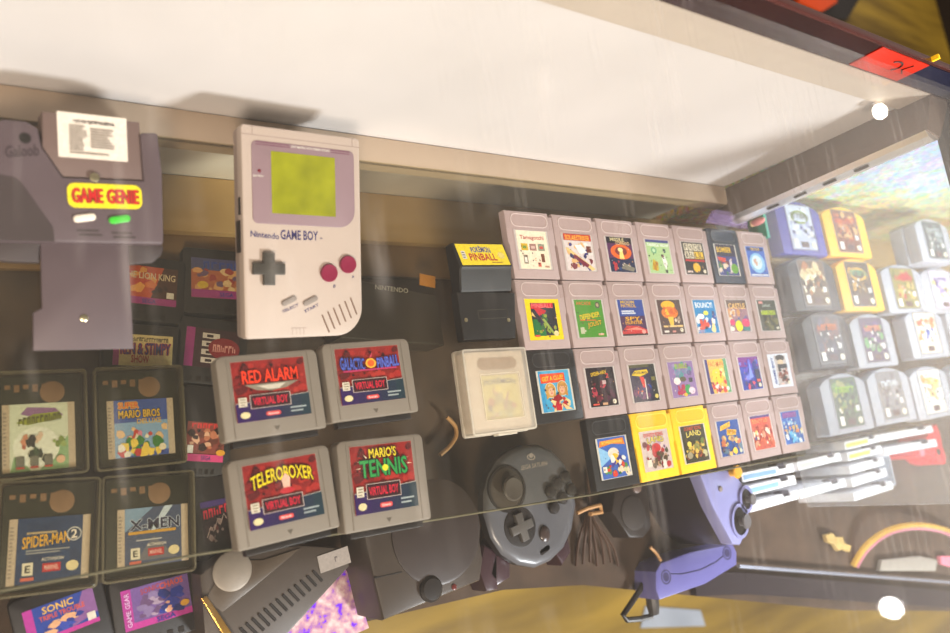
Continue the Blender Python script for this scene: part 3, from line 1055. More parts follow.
def vb_cart(label, tl, tr, depth, art):
    f = Fr(tl, tr, 4)
    w, h = f.w, depth
    t = thing('red_label_cartridge', label, 'game cartridge', (f.o.x, f.o.y, SHELF), f.ang, 'square grey cartridges with red labels')
    z = 12
    b = MB()
    b.prism(rr(0, -h, w, 0, (2, 2, 5, 5), 4), 0, z, 1.4)
    for x in (7.5, w - 7.5):
        b.box(x - .35, -h + 1.5, z - .2, x + .35, -2, z + .3, m=VBGD)
    b.mi = [b.slot(VBG) if m == 0 and i < 10 ** 9 and b.ms[0] != VBG and c is None and False else m for i, (m, c) in enumerate(zip(b.mi, b.c))]
    b.ms, b.mi = [], []
    b.build('shell', VBG, t)
    g = MB()
    for x in (7.5, w - 7.5):
        g.box(x - .4, -h + 1.5, z - .3, x + .4, -2.2, z + .06)
    g.flat([(w / 2 - 2.2, -h + 6.5), (w / 2 + 2.2, -h + 6.5), (w / 2, -h + 3)], z + .08)
    g.build('groove', VBGD, t)
    c = MB().box(6, -h - 4.5, 1.2, w - 6, -h, z - 3.5, .5)
    c.build('connector', CONSD, t)
    a = Art(9.3, -h + 11.2, w - 10.6, -4.6, .3, (170, 160, 150), .5)
    a.q = (9.6, -h + 11.5, w - 10.9, -4.9)
    art(a)
    lo = a.build('label', print_mat(), t, smooth=False)
    lo.location.z = z * S
    return t


vb_cart('square grey cartridge whose red label has an orange-red title over a grey wing', (214.5, 357), (316, 348.5), 58, vb_alarm)
vb_cart('square grey cartridge whose red label has a blue title and a glowing ball', (321, 344), (408, 338), 58.5, vb_pinball)
vb_cart('square grey cartridge whose red label has a plain yellow title', (226, 462), (328, 444), 58.5, vb_boxer)
vb_cart('square grey cartridge whose red label has a yellow and green title', (336, 442), (422, 433), 65, vb_tennis)


# ------------------------------------------------------------------ handheld console
dz = 18.0
H, WD = 148, 90
RG = rodrigues((.231, .009, .012))
OG = Vector((-251.9, 28.3, 42.9)) - RG @ Vector((0, 0, dz))
f = Fr3(RG, OG, dz)
gb = thing('handheld_console', 'beige handheld game console with a green screen and two magenta buttons', 'handheld console', tuple(OG))
gb.rotation_euler = RG.to_euler()
stand_under('clear wedge propping up the handheld console from behind', RG, OG, 20, 70, -18, 0)
b = MB()
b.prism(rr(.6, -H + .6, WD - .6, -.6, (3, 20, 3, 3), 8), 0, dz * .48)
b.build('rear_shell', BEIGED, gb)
b = MB()
b.prism(rr(0, -H, WD, 0, (3, 21, 3, 3), 8), dz * .5, dz, 1.6)
y0 = f(240, 133)[1]
b.build('front_shell', BEIGE, gb)
b = MB()
for k in range(1):
    b.box(.4, y0 - .35, dz - .3, WD - .4, y0 + .35, dz + .05)
    for x in (f(252, 128)[0], f(352, 140)[0]):
        b.box(x - .35, y0, dz - .3, x + .35, -.8, dz + .05)
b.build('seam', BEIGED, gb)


def loc(px, py):
    return f(px, py)


bx0, by1 = loc(251, 139.5)
bx1 = loc(353.5, 151.5)[0]
by0 = loc(251, 223)[1]
b = MB()
b.prism(rr(bx0, by0, bx1, by1, (4, 13, 4, 4), 6), dz - .6, dz + .5, .3)
bez = b.build('screen_bezel', MAUVE, gb)
b = MB()
sx0, sy1 = loc(270.6, 151)
sx1, sy0 = loc(335.5, 217)
b.box(sx0, sy0, dz, sx1, sy1, dz + .62)
b.build('screen', LCD, bez)
b = MB()
yl = sy1 + 4.6
for xa, xb in ((bx0 + 3, sx0 + 14), (sx1 - 3, bx1 - 4)):
    for yy in (yl + .8, yl - .8):
        MB().box(xa, yy - .25, dz + .4, xb, yy + .25, dz + .58).build('stripe', mat('wine_stripe', (110, 56, 80), .5), bez)
b = MB()
b.letters('DOT MATRIX WITH STEREO SOUND', lambda u, v: (sx0 + 15 + (sx1 - sx0 - 19) * u, yl - .8 + 1.7 * v), dz + .58)
b.build('lettering', LETW, bez)
b = MB()
lx, ly = loc(258, 176)
b.letters('BATTERY', lambda u, v: (lx - 3.6 + 7.5 * u, ly - .6 + 1.3 * v), dz + .58)
b.build('lettering', LETW, bez)
lx, ly = loc(259, 171)
MB().lathe([(1.3, dz), (1.3, dz + .7), (.8, dz + 1)], lx, ly, 12).build('power_light', mat('dark_red_light', (110, 20, 40), .3), bez)
b = MB()
ax, ay = loc(250.5, 233.5)
bx, by = loc(279, 236.5)
n0 = Vector((bx - ax, by - ay))
b.letters('Nintendo', lambda u, v: (ax + n0.x * u, ay + n0.y * u + 4.2 * (v - .5)), dz + .1)
ax2, ay2 = loc(280.5, 234.5)
bx2, by2 = loc(318, 236)
b.letters('GAME BOY', lambda u, v: (ax2 + (bx2 - ax2) * u, ay2 + (by2 - ay2) * u + 7 * (v - .5)), dz + .1)
tx, ty = loc(319.5, 238)
b.letters('TM', lambda u, v: (tx + 2 * u, ty - .8 + 1.2 * v), dz + .1)
b.build('maker_lettering', INK, gb)
cx, cy = loc(268, 269)
b = MB()
r1, r2 = 11.4, 4.0
b.prism([(-r2, -r1), (r2, -r1), (r2, -r2), (r1, -r2), (r1, r2), (r2, r2), (r2, r1), (-r2, r1), (-r2, r2), (-r1, r2), (-r1, -r2), (-r2, -r2)], 0, 3.4, .6)
for k in range(3):
    q = 5.2 + k * 1.9
    b.box(-3, q, 3.3, 3, q + .6, 3.6).box(-3, -q - .6, 3.3, 3, -q, 3.6).box(q, -3, 3.3, q + .6, 3, 3.6).box(-q - .6, -3, 3.3, -q, 3, 3.6)
b.lathe([(1.6, 3.3), (1.3, 3.55)], 0, 0, 12)
d = b.build('direction_pad', DPADM, gb)
d.location = (cx * S, cy * S, dz * S)
rim = MB()
for (px, py) in ((328.6, 273), (347.5, 264.5)):
    cx, cy = loc(px, py)
    MB().lathe([(6.6, dz - .5), (6.6, dz + 1.6), (6.0, dz + 2.4), (4.5, dz + 2.2), (2, dz + 1.9)], cx, cy, 28).build('round_button', MAROON, gb)
b = MB()
for ch, px, py in (('B', 334.5, 286.5), ('A', 353, 277)):
    cx, cy = loc(px, py)
    b.letters(ch, lambda u, v: (cx - 1 + 2 * u, cy - 1.1 + 2.2 * v + .6 * u), dz + .1)
for s, (p, q) in (('SELECT', ((282.5, 311.5), (298.5, 304.5))), ('START', ((304.5, 311.5), (318.5, 304.5)))):
    a0, a1 = Vector(loc(*p)), Vector(loc(*q))
    e = (a1 - a0)
    nrm = Vector((-e.y, e.x)).normalized()
    b.letters(s, lambda u, v: tuple(a0 + e * u + nrm * 2.1 * (v - .5)), dz + .1)
b.build('control_lettering', INK, gb)
for p, q in (((283, 304), (295, 298)), ((304.5, 304), (316, 298))):
    a0, a1 = Vector(loc(*p)), Vector(loc(*q))
    ang = math.atan2((a1 - a0).y, (a1 - a0).x)
    ln = (a1 - a0).length / 2
    o = MB().prism(rr(-ln - 1, -1.9, ln + 1, 1.9, 1.85, 5), 0, 1.3, .4).build('oval_button', SLATE, gb)
    mid = (a0 + a1) / 2
    o.location = (mid.x * S, mid.y * S, (dz - .1) * S)
    o.rotation_euler.z = ang
for k in range(6):
    p, q = (322 + 5.7 * k, 314.7 - 3.42 * k), (329.3 + 5.5 * k, 332.4 - 3.6 * k)
    a0, a1 = Vector(loc(*p)), Vector(loc(*q))
    b = MB()
    b.tube([(a0.x, a0.y, dz - .55), (a1.x, a1.y, dz - .55)], .85, 8)
    b.build('speaker_slot', mat('slot_shadow', (120, 96, 82), .7), gb)
b = MB()
cx, cy = loc(299, 331.5)
for k in range(4):
    b.box(cx - 5 + 2.8 * k, cy - 2.4, dz - .3, cx - 4.6 + 2.8 * k, cy + 2.4, dz + .05)
b.box(cx - 6, cy + 2.4, dz - .3, cx + 6, cy + 2.8, dz + .05)
b.build('phones_mark', BEIGED, gb)
b = MB()
b.box(-.5, -62, dz * .6, 0, -50, dz * .8).box(-.7, -88, dz * .35, 0, -66, dz * .75)
b.build('side_dial', CONSD, gb)

# ------------------------------------------------------------------ cheat adapter
dz = 24.0
ZA = dz
RA = rodrigues((.23, .02, .03))
OA = at(54, 242.5, 17) - RA @ Vector((0, 0, dz))
f = Fr3(RA, OA, dz)
gg = thing('cheat_adapter', 'bulky purple-grey plug-in adapter with a red and yellow badge and two pills', 'game adapter', tuple(OA))
gg.rotation_euler = RA.to_euler()
stand_under('clear wedge propping up the purple-grey adapter from behind', RA, OA, -10, 50, 52, 0)
P = f.poly
b = MB()
b.prism(P([(140, 134), (143, 132.5), (155, 132.5), (158, 134), (162.5, 173), (164, 242), (162, 244.5), (54, 242.5), (-20, 241), (-60, 240), (-60, 132), (-10, 122), (4, 119), (26, 121), (38, 128), (42, 147), (63, 177), (143.5, 180.5)]), 0, dz, 1.6)
b.build('body', PURG, gg)
b = MB()
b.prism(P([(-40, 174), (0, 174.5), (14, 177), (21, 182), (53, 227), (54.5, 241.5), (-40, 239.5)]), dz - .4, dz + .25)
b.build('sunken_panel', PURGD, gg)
b = MB()
hx, hy = f(25, 138)
b.lathe([(3.2, dz - .2), (3.2, dz + .2)], hx, hy, 16)
b.build('screw_hole', CONSD, gg)
b = MB()
a0, a1 = Vector(f(5, 153)), Vector(f(39, 151))
e = a1 - a0
b.letters('Galoob', lambda u, v: (a0.x + e.x * u, a0.y + e.y * u + 7 * (v - .4)), dz + .2)
b.build('raised_mark', mat('dark_plum_mark', (66, 54, 58), .5), gg)
b = MB()
FL = Fr3(RA, OA, 15)
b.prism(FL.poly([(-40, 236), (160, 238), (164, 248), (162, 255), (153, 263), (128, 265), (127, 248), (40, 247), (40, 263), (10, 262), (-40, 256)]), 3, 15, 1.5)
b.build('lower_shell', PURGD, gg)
# badge
cx, cy = f(105.5, 196.3)
p0, p1 = Vector(f(68.5, 195)), Vector(f(143, 197.5))
wl = (p1 - p0).length
bang = math.atan2((p1 - p0).y, (p1 - p0).x)
a = Art(-wl / 2, -7.6, wl / 2, 7.6, .5, (240, 222, 40), .6, 4.5)
a.text('GAME', .06, .2, .46, .8, (214, 40, 40), edge=(120, 60, 30)).text('GENIE', .52, .2, .95, .8, (214, 40, 40), edge=(120, 60, 30))
o = a.build('badge', print_mat(), gg, smooth=False)
o.location = (cx * S, cy * S, dz * S)
o.rotation_euler.z = bang
for (px, py), m in (((84.5, 218), mat('cream_pill', (232, 220, 206), .3)), ((119.5, 219.5), mat('green_pill', (70, 190, 60), .3))):
    cx, cy = f(px, py)
    o = MB().prism(rr(-6.4, -2.3, 6.4, 2.3, 2.2, 5), 0, 1.8, .8).build('pill', m, gg)
    o.location = (cx * S, cy * S, dz * S)
    o.rotation_euler.z = bang + .16
b = MB()
for px, py in ((88, 229), (122, 231.5)):
    cx, cy = f(px, py)
    for k in range(2):
        b.box(cx - 6 + k, cy - 1.6 - 2.6 * k, dz, cx + 6 + k * 2, cy - .3 - 2.6 * k, dz + .12)
b.build('small_print', INKG, gg)
# cartridge pushed in the slot
b = MB()
b.prism(P([(42, 111), (139.5, 122), (143.5, 180.5), (63, 177), (42, 147)], dz - 2), 2, dz - 2, 1)
b.build('slot_floor', mat('mauve_grey_plastic', (112, 93, 88), .5, var=.05), gg)
q = P([(58.5, 156.5), (128, 162), (125.5, 119), (58, 111)], ZA - 1.6)
wq = (Vector(q[1]) - Vector(q[0])).length
hq = (Vector(q[3]) - Vector(q[0])).length
a = Art(0, 0, wq, hq, .3, (238, 226, 214), .4)
a.scrib(.22, .78, .82, .86, (60, 56, 60), 20, 2)
a.lines(.16, .16, .42, .74, (150, 140, 132), 11, 4).lines(.46, .24, .82, .7, (150, 140, 132), 8, 6).lines(.16, .08, .88, .15, (160, 150, 140), 1, 3)
o = a.build('code_sheet', print_mat(), gg, smooth=False)
o.location = (q[0][0] * S, q[0][1] * S, (dz - 1.9) * S)
o.rotation_euler.z = math.atan2(q[1][1] - q[0][1], q[1][0] - q[0][0])
cx, cy = f(94.5, 177.5)
MB().lathe([(2.8, dz - 1), (2.8, dz + .5), (2.2, dz + .7)], cx, cy, 16).build('catch', STEEL, gg)
b = MB()
FZ = Fr3(RA, OA, 15.5)
b.prism(FZ.poly([(40, 236), (128, 236), (134, 349), (33, 351), (33, 313), (42, 308)]), 12, 15.5, .8)
b.build('plug_board', PURG, gg)
cx, cy = FZ(84, 318)
MB().lathe([(2.3, 15.5), (2.3, 16), (1.3, 16.4)], cx, cy, 12).build('screw', STEEL, gg)

# ------------------------------------------------------------------ rumble cartridge and clear box
ZP = 2
f = Fr((464.7, 281), (516, 280), ZP)
rc = thing('rumble_cartridge', 'long black cartridge with a sloping yellow label on its raised end', 'game cartridge', (f.o.x, f.o.y, SHELF), f.ang)
P = f.poly
b = MB()
b.prism(P([(457, 291.6), (515, 292.6), (516, 338), (464, 340)]), 0, ZP - SHELF, 1)
b.build('shell', BLACKP, rc)
yb, yt = f(462.6, 265, 10)[1], f(457, 244, 3)[1]
xa, xb = f(462.6, 265, 10)[0] - 2.2, f(511, 267, 10)[0] + 2.2
prof = [(-10, 0), (-10, 10.5), (-8.5, 12), (yb - 4, 16), (yb - 1.5, 18), (yb, 18), (yt, 11), (yt + 1.5, 9), (yt + 1.5, 0)]
b = MB()
xs = ((xa, 1.2), (xa + 1.2, 0), (xb - 1.2, 0), (xb, 1.2))
cy_, cz_ = sum(p[0] for p in prof) / len(prof), 8
sec = [b.verts([(x, lerp(y, cy_, d * .05), z if z == 0 else z - d) for y, z in prof]) for x, d in xs]
for u_, v_ in zip(sec, sec[1:]):
    for k in range(len(prof)):
        l = (k + 1) % len(prof)
        b.face((u_[k], u_[l], v_[l], v_[k]))
b.face(sec[0])
b.face(sec[-1][::-1])
b.build('motor_housing', BLACKP, rc)
a = Art(xa + 2.2, 0, xb - 2.2, math.hypot(yt - yb, 7), .3, (255, 232, 40), .4)
a.text('POK\u00c9MON', .28, .56, .68, .9, (90, 84, 150), arch=.04, edge=(240, 226, 120)).text('PINBALL', .2, .2, .76, .54, (200, 40, 50)).rect(.06, .28, .14, .66, W_).lines(.07, .3, .13, .64, (130, 130, 120), 3).ell(.87, .45, .07, .16, (244, 226, 130)).lines(.62, .06, .92, .16, (190, 150, 40), 1)
o = a.build('label', print_mat(), rc, smooth=False)
o.location = (0, yb * S, 18 * S)
o.rotation_euler.x = math.atan2(-7, yt - yb)
for px in (466, 508.5):
    cx, cy = f(px, 320)
    MB().lathe([(1.8, ZP - SHELF), (1.8, ZP - SHELF + .4), (1, ZP - SHELF + .6)], cx, cy, 12).build('screw', STEEL, rc)
b = MB()
b.box(xa + 6, -10.3, 9.2, xa + 6.5, -9.9, 10.6).box(xa + 3, -10.4, 6, xb - 3, -9.8, 6.6)
b.box(xb - 6.5, -10.3, 9.2, xb - 6, -9.9, 10.6)
b.build('seam', CONSD, rc)
b = MB()
b.frame(rr(8, -34, 40, -26, 1, 2), rr(8.5, -33.5, 39.5, -26.5, .8, 2), ZP - SHELF - .2, ZP - SHELF + .15)
b.build('moulded_mark', mat('worn_black_edge', (74, 70, 62), .4), rc)

f = Fr((461.3, 349.4), (525, 346.6), 8)
h = -f(471.4, 436.8)[1]
w = f.w
cl = thing('clear_cartridge_box', 'frosted clear plastic box holding a cartridge with a pale yellow label', 'cartridge box', (f.o.x, f.o.y, SHELF), f.ang)
FROST = clear_mat('frosted_plastic', (248, 246, 240), .36, (240, 234, 226), .25, 0, 1.4, .6)
b = MB()
b.prism(rr(0, -h, w, 0, 2.5, 4), .3, 16, 1.2)
b.build('lid', FROST, cl, smooth=False)
b = MB()
EDGE = clear_mat('white_frosted_edge', (240, 240, 236), .55, (240, 234, 224), .3, 0, 1.4, .5)
b.frame(rr(-.6, -h - .6, w + .6, .6, 3, 4), rr(1.3, -h + 1.3, w - 1.3, -1.3, 1.5, 4), 1, 4)
b.box(w * .42, -h - 2, 5, w * .72, -h, 12, .5)
b.frame(rr(.2, -h + .2, w - .2, -.2, 2.5, 4), rr(1.6, -h + 1.6, w - 1.6, -1.6, 1.5, 4), 15.7, 16.4)
b.frame(rr(15, -h + 11, w - 11, -21.5, 1, 2), rr(15.5, -h + 11.5, w - 11.5, -22, 1, 2), 15.9, 16.4)
b.build('rim', EDGE, cl, smooth=False)
b = MB()
b.prism(rr(3, -h + 2.5, w - 3, -2.5, 2, 3), 1, 14, .8)
b.build('cartridge_shell', mat('pale_grey_gold_plastic', (204, 190, 172), .5, var=.05), cl)
b = MB()
b.prism(rr(15, -18, w - 11, -8, 5, 5), 13.8, 14.3)
b.build('logo_panel', mat('tan_recess', (150, 122, 88), .5), cl)
a = Art(16, -h + 12, w - 12, -23, 14.4, (226, 214, 150), .6)
a.text('POK\u00c9MON', .08, .76, .92, .92, (120, 110, 130), arch=.04, edge=(240, 230, 160)).blot(.15, .25, .85, .7, [(232, 216, 100), (236, 222, 140), (200, 190, 150), (214, 170, 150)], 12, 44, .12)
a.poly([(.5, .2), (.55, .2), (.72, .62), (.66, .6)], (190, 150, 150)).rect(.1, .18, .2, .32, (170, 160, 150)).blot(.1, .02, .9, .14, [(220, 190, 170), (214, 214, 180)], 6, 3, .07)
a.build('label', print_mat(), cl, smooth=False)


# ------------------------------------------------------------------ cartridges in clear cases, below the shelf
CASE = clear_mat('clear_case_plastic', (251, 249, 243), .03, (170, 150, 120), .12, 0, 1.45, .9)
SMOKY = mat('translucent_green_black', (40, 42, 30), .3, var=.5, scale=70)


def boxed_cart(label, tl, tr, bl_, lab_q, art, z=-105, strips=True):
    f = Fr(tl, tr, z)
    h = -f(*bl_)[1]
    w = f.w
    t = thing('boxed_cartridge', label, 'boxed cartridge', (f.o.x, f.o.y, z - 20), f.ang, 'dark cartridges in clear plastic cases')
    b = MB()
    b.prism(rr(2.5, -h + 2.5, w - 2.5, -2.5, 2, 3), 3, 14, .6)
    b.build('shell', SMOKY, t)
    b = MB()
    b.lathe([(8, 13.8), (8, 14.4), (7, 14.6)], w * .62, -h * .2, 20)
    for k in range(5):
        b.box(w * (.1 + .1 * k), -h * (.16 + .03 * (k % 2)), 13.8, w * (.16 + .1 * k), -h * .12, 14.5)
    b.build('circuit_board', mat('dull_circuit_parts', (122, 94, 66), .5, var=.3, scale=90), t)
    q = [f(x, y, z - 5) for x, y in lab_q]
    x0, x1 = min(p[0] for p in q) + 1, max(p[0] for p in q) - 1
    y0, y1 = min(p[1] for p in q) + 1, max(p[1] for p in q) - 1
    a = Art(x0, y0, x1, y1, 14.7, (196, 180, 160), .6)
    dx = (x1 - x0) * .1
    a.lines(.015, .1, .06, .9, (150, 140, 130), 14, 3)
    a.q = (x0 + dx, y0, x1 - dx, y1)
    art(a)
    a.build('label', print_mat(), t, smooth=False)
    b = MB()
    b.prism(rr(0, -h, w, 0, 3, 4), .2, 20, 1.5)
    b.build('clear_case', CASE, t, smooth=False)
    b = MB()
    b.frame(rr(-.4, -h - .4, w + .4, .4, 3.4, 4), rr(1, -h + 1, w - 1, -1, 2, 4), 1, 20.3)
    b.build('case_rim', clear_mat('case_edge_plastic', (220, 220, 208), .35, (160, 150, 124), .15, 0, 1.45, 1), t, smooth=False)
    return t


def l_puff(a):
    a.rect(0, 0, 1, 1, (214, 222, 206)).poly([(0, 0), (.35, 0), (.1, .3)], (140, 176, 130)).poly([(.5, 0), (1, .5), (1, 0)], (150, 186, 140)).ell(.45, .35, .4, .3, (232, 236, 228))
    a.poly([(.18, .85), (.3, .95), (.78, .92), (.92, .8), (.6, .74)], (150, 110, 160)).poly([(.1, .72), (.4, .84), (.86, .86), (.9, .76), (.3, .68)], (150, 160, 50)).scrib(.14, .7, .88, .82, (90, 90, 40), 10, 8, .06)
    a.blot(.12, .3, .3, .55, [(190, 110, 90), (214, 150, 120)], 5, 6, .06).blot(.75, .35, .92, .5, [(130, 150, 80), (160, 180, 110)], 5, 7, .06).blot(.32, .36, .62, .54, [(44, 42, 44), (226, 200, 180), (60, 58, 56)], 9, 16, .07).blot(.35, .12, .6, .28, [(70, 90, 70), (60, 70, 60)], 6, 5, .07)
    for u in (.1, .34, .58):
        a.rect(u, .08, u + .14, .22, (120, 120, 110)).rect(u, .04, u + .14, .07, (190, 80, 70))
    a.ell(.86, .14, .08, .06, (226, 190, 160))


def l_mario(a):
    a.rect(0, 0, 1, 1, (60, 90, 170)).poly([(0, 0), (1, .1), (1, .62), (0, .6)], (140, 176, 214)).text('SUPER', .08, .85, .46, .96, (220, 70, 50), edge=(236, 200, 60))
    a.text('MARIO BROS', .08, .68, .86, .82, (232, 190, 50), edge=(60, 50, 60)).text('DELUXE', .42, .57, .88, .66, (220, 180, 70))
    a.blot(.05, .3, .95, .5, [(232, 196, 150), (200, 70, 60), (220, 140, 170), (236, 230, 210)], 16, 9, .08).blot(.1, .05, .9, .3, [(50, 60, 140), (200, 60, 60), (60, 130, 60), (240, 210, 90), (240, 236, 230)], 22, 10, .09).seal(.88, .14)


def rating(a):
    a.rect(.1, .13, .26, .32, (226, 220, 200)).text('E', .14, .17, .22, .28, K_).rect(.08, .05, .28, .1, (210, 110, 90)).rect(.4, .16, .68, .29, (190, 40, 44)).text('MARVEL', .43, .19, .65, .26, (236, 200, 190)).text('ACTIVISION', .38, .33, .72, .38, (226, 220, 210)).ell(.86, .22, .1, .08, (228, 214, 170))


def l_spider(a):
    a.rect(0, 0, 1, 1, (34, 62, 104)).blot(.1, .1, .9, .9, [(38, 68, 112), (30, 56, 96)], 12, 3, .16).rect(.14, .75, .6, .78, (190, 170, 130)).text('SPIDER-MAN', .08, .56, .8, .74, (232, 180, 40), .06)
    a.ell(.87, .71, .12, .11, (200, 200, 200)).ell(.87, .71, .1, .09, (40, 60, 90)).text('2', .82, .64, .92, .78, (236, 226, 214)).lines(.14, .44, .84, .52, (170, 170, 170), 2)
    rating(a)


def l_xmen(a):
    a.rect(0, 0, 1, 1, (70, 84, 116)).poly([(0, .6), (.5, 1), (0, 1)], (130, 160, 190)).poly([(.45, .6), (.7, 1), (.85, 1), (.5, .55)], (196, 210, 224)).poly([(.2, .1), (.5, .5), (.9, .1)], (110, 110, 120)).text('X-MEN', .08, .62, .96, .8, (34, 34, 70), edge=(190, 200, 214)).rect(.06, .55, .9, .6, (206, 160, 50)).lines(.2, .42, .8, .47, (190, 190, 190), 1)
    rating(a)


boxed_cart('boxed dark cartridge with a white label and a yellow-green title', (-5, 372), (86, 369), (-1, 481), [(0, 404), (76, 404), (77, 468), (1, 470)], l_puff)
boxed_cart('boxed dark cartridge with a colourful blue label and a gold two-line title', (94, 368), (182, 365), (102, 471), [(105, 400), (173, 397), (177, 454), (108, 461)], l_mario)
boxed_cart('boxed dark cartridge with a navy label, yellow title and the number two', (0, 482), (101, 477), (8, 598), [(8, 520), (82, 513), (90, 576), (11, 588)], l_spider)
boxed_cart('boxed dark cartridge with a grey-blue label and a dark slanted title', (103, 477), (194, 470), (113, 583), [(116, 509), (187, 502), (190, 561), (119, 570)], l_xmen)


# ------------------------------------------------------------------ black cartridges lying on the deck
GGB = mat('matt_black_shell', (34, 30, 30), .5, var=.15)


def gear_cart(label, tl, tr, bl_, art, z=-128, over=(7, 9, 14)):
    f = Fr(tl, tr, z)
    h = max(18, -f(*bl_)[1])
    w = f.w
    t = thing('black_cartridge', label, 'game cartridge', (f.o.x, f.o.y, DECK), f.ang, 'black cartridges lying on the deck below the shelf')
    zz = z - DECK
    m, tp, bt = over
    b = MB()
    b.prism(rr(-m, -h - bt, w + m, tp, 4, 4), 0, zz, 1)
    b.build('shell', GGB, t)
    b = MB()
    for k in range(5):
        b.box(4 + k * (w - 8) / 5, -h - bt + 2, zz - .2, 4 + (k + .5) * (w - 8) / 5, -h - bt + 6, zz + .4)
    b.build('grip', CONSD, t)
    a = Art(0, -h, w, 0, .3, (60, 50, 60), .6, 2)
    art(a)
    o = a.build('label', print_mat(), t, smooth=False)
    o.location.z = zz * S
    return t


PUR = (170, 60, 140)


def g_lion(a):
    a.rect(0, 0, 1, 1, (206, 90, 40)).poly([(.5, 0), (1, 0), (1, 1), (.75, 1)], (90, 56, 40)).blot(.1, .3, .6, .9, [(232, 130, 50), (200, 70, 40), (240, 170, 80)], 14, 4, .1).text('THE LION KING', .04, .66, .96, .84, (226, 206, 170)).rect(0, 0, 1, .18, PUR).text('SEGA', .4, .03, .64, .14, (60, 60, 150)).rect(.82, .2, .95, .36, W_).ell(.1, .34, .09, .09, (226, 190, 50)).blot(.5, .3, .8, .5, [(60, 40, 30)], 5, 2, .06)


def g_genie(a):
    a.rect(0, 0, 1, 1, (190, 110, 70)).rect(0, .7, 1, 1, (84, 84, 130)).scrib(.2, .74, .9, .94, (60, 80, 160), 5, 3).blot(.05, .2, .95, .7, [(226, 170, 110), (170, 70, 60), (120, 90, 120), (236, 200, 150)], 22, 8, .1).rect(0, 0, 1, .2, PUR).text('SEGA', .5, .04, .75, .15, (60, 60, 150)).ell(.2, .32, .1, .09, (226, 190, 50))


def g_yak(a):
    a.rect(0, 0, 1, 1, (226, 206, 150)).rect(0, 0, .1, 1, PUR).scrib(.25, .78, .92, .92, (60, 50, 40), 16, 5).text('REN & STIMPY', .12, .36, .96, .74, (60, 60, 130), .03, edge=(190, 60, 60)).text('SHOW', .3, .1, .6, .34, (190, 60, 60))


def g_white(a):
    a.rect(0, 0, 1, 1, (70, 44, 50)).rect(0, 0, .16, 1, PUR)
    for k in range(4):
        a.rect(.3, .12 + .21 * k, .62, .26 + .21 * k, (226, 216, 210)).rect(.38, .15 + .21 * k, .5, .22 + .21 * k, (60, 40, 46))
    a.ell(.72, .52, .3, .28, (150, 40, 46)).scrib(.5, .42, .94, .62, (232, 170, 160), 6, 4)


def g_crowd(a):
    a.rect(0, 0, 1, 1, (150, 80, 70)).scrib(.1, .84, .95, .98, (226, 70, 70), 6, 2).blot(.05, .25, .95, .8, [(200, 130, 100), (60, 40, 36), (226, 180, 150), (120, 70, 60)], 26, 6, .1).rect(.05, .2, .2, .4, W_).rect(0, 0, 1, .18, (220, 80, 140)).text('SEGA', .42, .03, .68, .15, (70, 60, 120)).ell(.92, .24, .12, .08, (230, 170, 60))


def g_dark(a):
    a.rect(0, 0, 1, 1, (44, 30, 40)).rect(0, .86, 1, 1, (70, 50, 110)).scrib(.05, .62, .95, .84, (196, 40, 60), 5, 4, .1).blot(.1, .05, .9, .6, [(60, 40, 50), (170, 150, 150), (110, 50, 50), (36, 26, 30)], 20, 9, .09).tube([a.xy(.1 + .08 * k, .15 + .25 * (k % 3) / 3 + .04 * k) + (a.z + .1,) for k in range(10)], .5, 5, col=lin((190, 170, 166)))


def g_blue(a):
    a.rect(0, 0, 1, 1, (44, 70, 150)).rect(0, 0, .13, 1, (180, 60, 150)).rect(.1, 0, 1, .12, (190, 60, 150)).poly([(.6, .1), (1, .3), (1, 1), (.85, 1)], (140, 96, 150)).text('SONIC', .26, .74, .7, .94, (226, 180, 80)).text('TRIPLE TROUBLE', .2, .56, .84, .7, (214, 90, 50))
    a.blot(.3, .12, .75, .45, [(60, 80, 170), (50, 60, 140), (220, 170, 130)], 12, 6, .1).rect(.84, .12, .96, .34, (220, 210, 196))


def g_violet(a):
    a.rect(0, 0, 1, 1, (120, 90, 150)).rect(0, 0, .14, 1, (180, 60, 150)).rect(.1, 0, 1, .16, (190, 60, 150)).text('SONIC', .28, .8, .56, .94, (170, 60, 60), .04).text('CHAOS', .56, .8, .92, .96, (220, 90, 60), .04).blot(.2, .2, .6, .75, [(140, 120, 160), (110, 80, 120), (170, 150, 170)], 14, 7, .09)
    a.blot(.55, .2, .85, .72, [(44, 60, 150), (60, 70, 160), (40, 50, 120)], 14, 8, .1).blot(.6, .22, .75, .45, [(226, 170, 140), (232, 226, 220)], 4, 9, .07).ell(.9, .3, .07, .08, (226, 170, 60)).text('SEGA', .46, .02, .74, .14, (60, 60, 150))
    a.letters('GAME GEAR', lambda u, v: a.xy(.04 + .07 * (1 - v), .08 + .84 * u), a.up(), lin((226, 180, 220)))


gear_cart('black cartridge with an orange sunset label, beside the adapter plug', (121, 263), (178, 270.5), (124, 302), g_lion)
gear_cart('black cartridge with a brown and purple label, tucked under the handheld console', (191, 257), (246, 262), (194, 297), g_genie)
gear_cart('black cartridge with a cream label of blue and red lettering', (114, 333), (173, 337), (116, 365), g_yak)
gear_cart('black cartridge with white blocks and a round red badge on its label', (187, 326), (240, 333), (191, 366), g_white)
gear_cart('black cartridge with a brown crowd picture and a pink base strip', (188, 421), (226, 424), (190, 461), g_crowd, over=(6, 30, 12))
gear_cart('black cartridge with a dark label and pale swirl beside the yellow-titled red one', (199.6, 503), (229, 497), (201, 546), g_dark, over=(6, 20, 12))
gear_cart('black cartridge tilted, with a blue label and gold title', (21.5, 613), (92, 587), (38, 645), g_blue)
gear_cart('black cartridge tilted, with a violet label and pink edges', (120, 592), (187, 573), (131, 631), g_violet)

